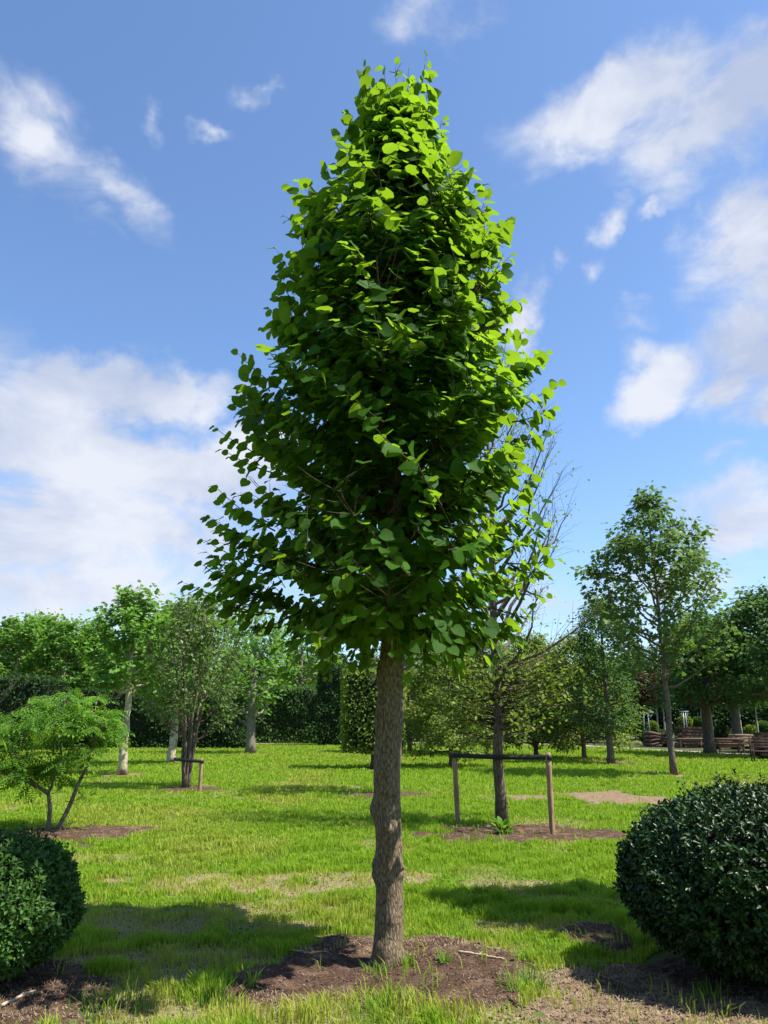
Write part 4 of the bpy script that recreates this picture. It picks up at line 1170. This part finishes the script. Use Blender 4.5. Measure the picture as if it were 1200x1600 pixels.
# tall open tree
T('maple_tree', 'tall open-crowned tree with straight grey trunk, upper branches showing against the sky', 'tree', at(1053, 1211), 9.6, .10, 2.7,
  [(2.8, .6), (3.4, 1.5), (4.6, 2.4), (6.0, 2.55), (7.2, 2.0), (8.3, 1.2), (9.0, .45), (9.8, .2)], 'lobed', M_MAPLE, B_BROWN, 83, n_limb=50, rise=(42, 64), n_shoot=11, n_leaf=11, lsize=.17, spread=.15, updir=.6, shoot_len=(.35, .8), wild=.16, limb_from=.4)
# broad dark trees on the right
RG = 'broad spreading dark trees along the path at right'
broad = T('spreading_tree', 'broad dense dark-green tree in tiers on a thick trunk by the path', 'tree', at(1110, 1178), 7.2, .34, 2.5,
          [(2.1, 1.8), (3.0, 3.1), (4.4, 3.2), (5.8, 2.5), (6.7, 1.5), (7.4, .6)], 'simple', M_MID, B_BROWN, 91, n_limb=50, rise=(4, 48), n_shoot=13, n_leaf=17, lsize=.21, spread=.25, shoot_len=(.5, 1.1), group=RG, wild=.12)
dup(broad, (XW(1215, 40, 3), 40, 0), 2.2, 'broad dark-green tree cut by the right edge', RG, 1.1)
dup(broad, (XW(1165, 56, 3), 58, 0), 4.0, 'broad dark tree behind, between the two spreading trees at right', RG, 1.12)
dup(broad, (XW(1300, 46, 3), 46, 0), 5.1, 'broad dark-green tree outside the right edge', RG, 1.1)
# red tree
T('purple_leaved_tree', 'small round purple-red leaved tree far back beyond the path', 'tree', (XW(1013, 64, 2), 66, 0), 5.4, .07, 3.4,
  [(3.0, .6), (3.6, 1.15), (4.6, 1.2), (5.5, .6)], 'simple', M_RED, B_BROWN, 95, n_limb=22, rise=(20, 60), n_shoot=8, n_leaf=14, lsize=.2, spread=.2, n_shoot_=0) if False else \
T('purple_leaved_tree', 'small round purple-red leaved tree far back beyond the path', 'tree', (XW(1013, 64, 2), 64, 0), 5.3, .07, 3.2,
  [(2.9, .6), (3.5, 1.05), (4.4, 1.1), (5.4, .5)], 'simple', M_RED, B_BROWN, 95, n_limb=22, rise=(20, 60), n_shoot=8, n_leaf=14, lsize=.2, spread=.2)

# ---- the belt of trees that closes the view
BG_ = 'dense trees of the belt beyond the path'
belt = T('belt_tree', 'dense dark tree of the belt closing the view beyond the path', 'tree', (XW(1010, 82, 2), 84, 0), 9.0, .22, .8,
         [(.3, 2.2), (1.5, 2.9), (4, 3.1), (6.5, 2.6), (8.2, 1.5), (9.2, .5)], 'simple', M_DARK, B_BROWN, 101, n_limb=52, rise=(8, 55), n_shoot=11, n_leaf=15, lsize=.33, spread=.36, shoot_len=(.6, 1.3), group=BG_, wild=.14)
rb = np.random.default_rng(77)
px = -420
while px < 1640:
    d = rb.uniform(76, 92); top = np.interp(px, [-400, 0, 150, 350, 500, 560, 700, 850, 980, 1040, 1200, 1600], [985, 985, 1000, 1025, 1015, 1040, 1050, 1040, 1050, 1045, 1000, 990]) + rb.uniform(-8, 14)
    sc_ = ZH(d, top) / 9.2
    dup(belt, (XW(px, d, 3), d, -.05), rb.uniform(0, 6.28), None, BG_, (sc_ * 1.12, sc_ * 1.12, sc_))
    px += rb.uniform(44, 62)

for k, (x_, y_) in enumerate([(-13, -9), (-7.5, -11), (-2, -10.5), (3.5, -12), (9, -14)]):  # unseen row added to cut skylight on the crown's near side
    dup(belt, (x_, y_, -.05), k * 1.9, 'unseen dense tree added behind the camera to shade the lime crown', 'unseen dense trees added behind the camera for shade', 1.1)

# ================================================================== the yard beyond the path at right
YW = bark_mat('weathered_wood', (.07, .042, .03), (.19, .12, .085), (3, 14, 14), .4)
YD = bark_mat('dark_timber', (.05, .032, .024), (.16, .10, .07), (3, 14, 14), .5)
YL = bark_mat('pale_timber', (.17, .12, .075), (.34, .25, .17), (3, 14, 14), .4)
M_STEEL = plain_mat('galvanised_steel', (.26, .28, .30), (.18, .2, .22), .45, 12, .4)


def stack(label, px, py, wpx, hpx, mat, seed, depth=1.1, rz=0., rows=6, curved=False, group='timber stacks in the yard'):
    rgs = np.random.default_rng(seed)
    x0, d = G(px, py); mpp = (d * CP) / F; wm, hm = wpx * mpp, hpx * mpp
    root = thing('timber_stack', label, 'timber stack', (x0, d, .0), rz, group)
    for sx in (-.32, .32):
        b = MB(); b.box((sx * wm, 0, .06), (.12, depth, .12), bev=.01); b.build('bearer', YD, root)
    hh = .12; bh = (hm - .12) / rows
    for r_ in range(rows):
        nb = 4
        for k in range(nb):
            b = MB(); lw = wm * rgs.uniform(.82, 1.04)
            yy = (k - (nb - 1) / 2) * depth / nb
            if curved:
                t_ = np.linspace(-.5, .5, 9); P = np.stack([t_ * lw, np.full(9, yy) + .04 * np.sin(t_ * 5 + k), hh + bh * .5 + .10 * np.sin(t_ * 6 + r_ + seed) * .6], -1); b.tube(P, bh * .52, 8)
            else:
                Mx = Matrix.Rotation(rgs.normal(0, .03), 3, 'Z'); b.box((rgs.normal(0, .05) * wm, yy, hh + bh * .5), (lw, depth / nb * .9, bh * .86), Mx, bev=.012)
            b.build('board' if not curved else 'log', mat, root)
        hh += bh
    return root


stack('low stack of bent reddish logs left of the tall tree trunk', 1028, 1167, 36, 22, YW, 1, curved=True, rows=4)
stack('tall dark stack of rough boards between the two trunks', 1082, 1168, 46, 31, YD, 2, rows=6)
stack('reddish board stack to the right of the thick trunk', 1136, 1171, 46, 17, YW, 3, rows=4)
stack('pale sawn board stack near the right edge', 1158, 1170, 30, 22, YL, 4, rows=5)
stack('dark board stack cut by the right edge', 1215, 1186, 60, 40, YD, 5, rows=6)


def table(label, px, py, wpx, hpx, mat, rz=0., name='wooden_table', cat='table'):
    x0, d = G(px, py); mpp = (d * CP) / F; wm, hm = wpx * mpp, hpx * mpp
    root = thing(name, label, cat, (x0, d, .0), rz)
    b = MB()
    for k in range(4): b.box((0, (k - 1.5) * .21, hm - .03), (wm, .2, .05), bev=.008)
    b.build('tabletop', mat, root)
    for sx in (-1, 1):
        for sy in (-1, 1):
            b = MB(); b.box((sx * (wm / 2 - .12), sy * .3, (hm - .056) / 2), (.09, .09, hm - .056), bev=.01); b.build('leg', mat, root)
    for sy in (-1, 1):
        b = MB(); b.box((0, sy * .3, hm - .12), (wm - .34, .04, .1), bev=.006); b.build('apron', mat, root)
    return root


table('low plank table in front of the dark board stack', 1080, 1169, 42, 15, YL)
table('long low plank table right of the thick trunk', 1140, 1177, 44, 15, YW, .05)


def bench(label, px, py, wpx, mat, rz):
    x0, d = G(px, py); wm = wpx * (d * CP) / F
    root = thing('garden_bench', label, 'bench', (x0, d, 0), rz)
    b = MB()
    for k in range(5): b.box((0, -.22 + k * .11, .45), (wm, .09, .035), bev=.006)
    b.build('seat', mat, root)
    b = MB()
    for k in range(4): b.box((0, .285 + k * .02, .6 + k * .12), (wm, .03, .09), bev=.006)
    b.build('backrest', mat, root)
    for sx in (-1, 1):
        b = MB(); b.box((sx * (wm / 2 + .04), -.24, .33), (.06, .06, .66), bev=.008); b.build('leg', mat, root)
        b = MB(); b.box((sx * (wm / 2 + .04), .29, .52), (.06, .06, 1.04), bev=.008); b.build('leg', mat, root)
        b = MB(); b.box((sx * (wm / 2 + .04), .02, .69), (.08, .66, .05), bev=.01); b.build('armrest', mat, root)
    return root


bench('dark brown wooden bench with armrests at the right edge by the path', 1203, 1191, 44, YD, R(-14))

# steel plant frames and white-stemmed young trees behind the stacks
def frame(label, px, py, wpx, hpx, group='steel frames in the yard'):
    x0, d = G(px, py); mpp = (d * CP) / F; wm, hm = wpx * mpp, hpx * mpp
    root = thing('steel_frame', label, 'frame', (x0, d, 0), 0, group)
    b = MB(); b.box((0, 0, hm), (wm, .09, .09), bev=.01); b.build('crossbar', M_STEEL, root)
    for sx in (-.12, .12):
        b = MB(); b.tube([(sx * wm * 1.6, 0, -.05), (sx * wm, 0, hm - .05)], .04, 8); b.build('leg', M_STEEL, root)
    for sx in (-.45, .45):
        b = MB(); b.tube([(sx * wm * .2, 0, hm * .72), (sx * wm, 0, hm - .05)], .025, 8); b.build('brace', M_STEEL, root)
    return root


frame('T-shaped galvanised steel frame under the purple-leaved tree', 1013, 1164, 26, 49)
frame('T-shaped galvanised steel frame behind the dark board stack', 1074, 1164, 14, 50)

wy = None
for i, (px, py, top, lb) in enumerate([(1031, 1162, 1110, 'white-stemmed young tree just left of the tall grey trunk'), (1041, 1162, 1118, 'white-stemmed young tree closest to the tall grey trunk'), (1101, 1166, 1110, 'white-stemmed young tree left of the thick trunk'),
                                       (1116, 1167, 1112, 'pale-stemmed young tree just right of the thick trunk'), (1149, 1163, 1125, 'pale leaning young stem behind the pale boards'), (1161, 1163, 1122, 'white-stemmed young tree behind the pale sawn boards'), (1187, 1165, 1125, 'pale-stemmed young tree close to the right edge')]):
    x0, d = G(px, py)
    if wy is None:
        wy = T('young_tree', lb, 'tree', (x0, d, 0), 5.2, .085, 2.9, [(2.7, .4), (3.4, .9), (4.4, .9), (5.3, .3)], 'simple', M_MID, B_PALE, 120, n_limb=14, rise=(30, 65), n_shoot=6, n_leaf=9, lsize=.2, spread=.18, group='white-stemmed young trees in the yard')
    else:
        dup(wy, (x0, d, 0), i * 1.3, lb, 'white-stemmed young trees in the yard', .92 + .05 * (i % 3))


def ball(label, px, py, rpx, mat, z, seed, group='clipped ball shrubs in the yard'):
    rgd = np.random.default_rng(seed); x0, d = G(px, py); r = rpx * (d * CP) / F
    root = thing('ball_shrub', label, 'shrub', (x0, d, 0), 0, group)
    zc = z * (d * CP) / F
    n_ = 900; v = nrm(rgd.normal(0, 1, (n_, 3))); P = v * r * (1 - .2 * rgd.random((n_, 1)) ** 2) * [1, 1, .85] + [0, 0, zc]
    f_ = MB(); f_.leaves(TM['simple'], P, v + rgd.normal(0, .6, v.shape), v + [0, 0, .7] + rgd.normal(0, .3, v.shape), .17); f_.build('foliage', mat, root)
    s_ = MB(); s_.tube([(0, 0, -.05), (0, 0, zc)], [.06, .05], 7); s_.build('stem', B_BROWN, root)
    return root


for k, (px, py, rpx, z, mt, lb) in enumerate([(1005, 1163, 9, 26, M_YSHRUB, 'yellow-green ball shrub left of the T-shaped frame'), (1021, 1163, 8, 27, M_YSHRUB, 'yellow-green ball shrub right of the T-shaped frame'), (1012, 1164, 10, 12, M_MID, 'green ball shrub at the foot of the T-shaped frame'),
                                              (1074, 1163, 10, 33, M_YSHRUB, 'yellow-green ball shrub above the dark board stack'), (1095, 1163, 8, 33, M_MID, 'green ball shrub above the right end of the dark board stack'), (1130, 1163, 11, 18, M_DARK, 'dark ball shrub behind the reddish boards'), (1142, 1163, 8, 14, M_YSHRUB, 'yellow-green ball shrub behind the low plank table'),
                                              (1176, 1164, 10, 20, M_YSHRUB, 'yellow-green ball shrub near the right edge'), (1196, 1164, 10, 26, M_MID, 'green ball shrub cut by the right edge'), (1035, 1163, 10, 12, M_MID, 'green ball shrub behind the bent logs')]):
    ball(lb, px, py, rpx, mt, z, 200 + k)


# ================================================================== sticks on the soil
def stick(label, pts, r, mat, cat='stick', seed=0):
    rgs = np.random.default_rng(seed); x0, y0 = G(*pts[0])
    P = []
    for (px, py) in pts:
        a_, b_ = G(px, py); P.append((a_ - x0, b_ - y0, H(a_, b_) + r * .7 + .008))
    P = np.array(P); t_ = np.linspace(0, 1, 14); Q = np.stack([np.interp(t_, np.linspace(0, 1, len(P)), P[:, k]) for k in range(3)], -1); Q[1:-1] += rgs.normal(0, .003, (12, 3))
    mb = MB(); mb.tube(Q, np.linspace(r, r * .45, 14) * rgs.uniform(.85, 1.15, 14), 7)
    mb.tube([Q[6], Q[6] + (Q[8] - Q[6]) * .7 + [0, .03, .012]], [r * .5, r * .2], 5)
    o = mb.build('stick', mat); o.location = (x0, y0, 0)
    return tag(o, label, cat, 'dry sticks on the soil')


M_STK = plain_mat('dry_stick', (.50, .41, .30), (.32, .24, .17), .85, 30)
stick('pale curved dry stick lying on soil right of the lime trunk', [(716, 1495), (750, 1500), (788, 1503)], .010, M_STK, seed=1)
stick('thin grey stick in the shade left of the lime trunk', [(450, 1487), (468, 1493), (486, 1500)], .007, M_STK, seed=2)
stick('pale dry stick in the bottom left corner by the matte dome shrub', [(0, 1580), (28, 1569), (56, 1556)], .010, M_STK, seed=3)
stick('short dark twig on soil below right of the lime trunk', [(793, 1565), (808, 1575), (822, 1582)], .007, B_TWIG, seed=4)


# tufts and weeds that stand by themselves
M_TUFT = leaf_mat('tuft_blade', (.09, .19, .02), (.16, .28, .03), (.2, .4, .03), .4, .6, .14)


def tuft(label, px, py, nbl, hgt, spread, seed, group='grass tufts on bare soil'):
    rgs = np.random.default_rng(seed); x0, y0 = G(px, py)
    mb = MB()
    for k in range(nbl):
        a_ = rgs.uniform(0, 6.28); rr_ = spread * rgs.random() ** .7; b_ = np.array([math.cos(a_) * rr_, math.sin(a_) * rr_, -.01])
        le = hgt * rgs.uniform(.5, 1.1); o_ = np.array([math.cos(a_), math.sin(a_), 0]) * rgs.uniform(.1, .8) + rgs.normal(0, .2, 3) * [1, 1, 0]
        t_ = np.linspace(0, 1, 5)[:, None]; P = b_ + o_ * le * t_ ** 1.8 * .8 + np.array([0, 0, le]) * (t_ - .25 * np.linalg.norm(o_) * t_ ** 2)
        sv = nrm(np.cross(nrm(o_ + 1e-4), [0, 0, 1.])) * .0034; w_ = np.array([1, 1, .85, .6, .08])[:, None]
        V = np.concatenate([P - sv * w_, P + sv * w_]); i_ = np.arange(4)
        mb.add(V, np.stack([i_, i_ + 5, i_ + 6, i_ + 1], -1))
    o = mb.build('grass_tuft', M_TUFT); o.location = (x0, y0, H(x0, y0))
    return tag(o, label, 'grass tuft', group)


for k, a_ in enumerate([('grass tuft at the left foot of the lime trunk', 588, 1520, 60, .09, .09), ('grass tuft at the right foot of the lime trunk', 638, 1512, 50, .10, .05), ('separate grass tuft on soil above the pale curved stick', 697, 1506, 45, .10, .06),
                        ('grass tuft on sandy soil left of the glossy dome', 931, 1520, 28, .12, .05), ('grass tuft below the glossy dome', 1112, 1566, 34, .13, .09), ('tall grass tuft at the left end of the main soil bed', 395, 1540, 22, .14, .05),
                        ('long-bladed grass tuft in the bottom left by the shade edge', 330, 1560, 150, .15, .22), ('long-bladed grass tuft right of the bottom left corner', 170, 1580, 110, .13, .22), ('long-bladed grass tuft left of the sandy patch', 820, 1545, 130, .14, .16), ('grass tuft at the bottom edge below the lime trunk', 600, 1590, 130, .12, .2)]):
    tuft(*a_, 300 + k)
# broad-leaved weeds creeping among the near grass
rw = np.random.default_rng(66)
x = rw.uniform(-3.4, 3.6, 9000); y = rw.uniform(4.5, 11, 9000)
kp = (fbm(x * 1.7, y * 1.7, seed=91, octs=3) > .60) & (ground_fields(x, y)[0] < .6); x, y = x[kp], y[kp]; n_ = len(x)
a_ = rw.uniform(0, 6.28, n_); mb = MB()
mb.leaves(TM['simple'], np.stack([x, y, height(x, y) + rw.uniform(.015, .05, n_)], -1), np.stack([np.cos(a_), np.sin(a_), rw.uniform(-.1, .5, n_)], -1), np.array([0, 0, 1.]) + rw.normal(0, .25, (n_, 3)), rw.uniform(.018, .042, n_), 1.3)
tag(mb.build('weeds', M_PINN), 'low broad-leaved weeds and clover creeping through the near lawn', 'weeds', kind='stuff')
# broad weed under the staked tree
x0, y0 = G(786, 1303)
rw = np.random.default_rng(6); mb = MB(); n_ = 46; a_ = rw.uniform(0, 6.28, n_); el_ = rw.uniform(-.05, 1.2, n_)
d_ = np.stack([np.cos(a_) * np.cos(el_), np.sin(a_) * np.cos(el_), np.sin(el_)], -1)
mb.leaves(TM['oval'], d_ * rw.uniform(.01, .12, (n_, 1)) + [0, 0, .02], d_, np.array([0, 0, 1.]) + rw.normal(0, .2, (n_, 3)) - d_ * .3, rw.uniform(.09, .17, n_), 1.6)
o = mb.build('weed', M_PINN); o.location = (x0, y0, H(x0, y0)); tag(o, 'low broad-leaved green weed at the foot of the staked tree', 'weed')
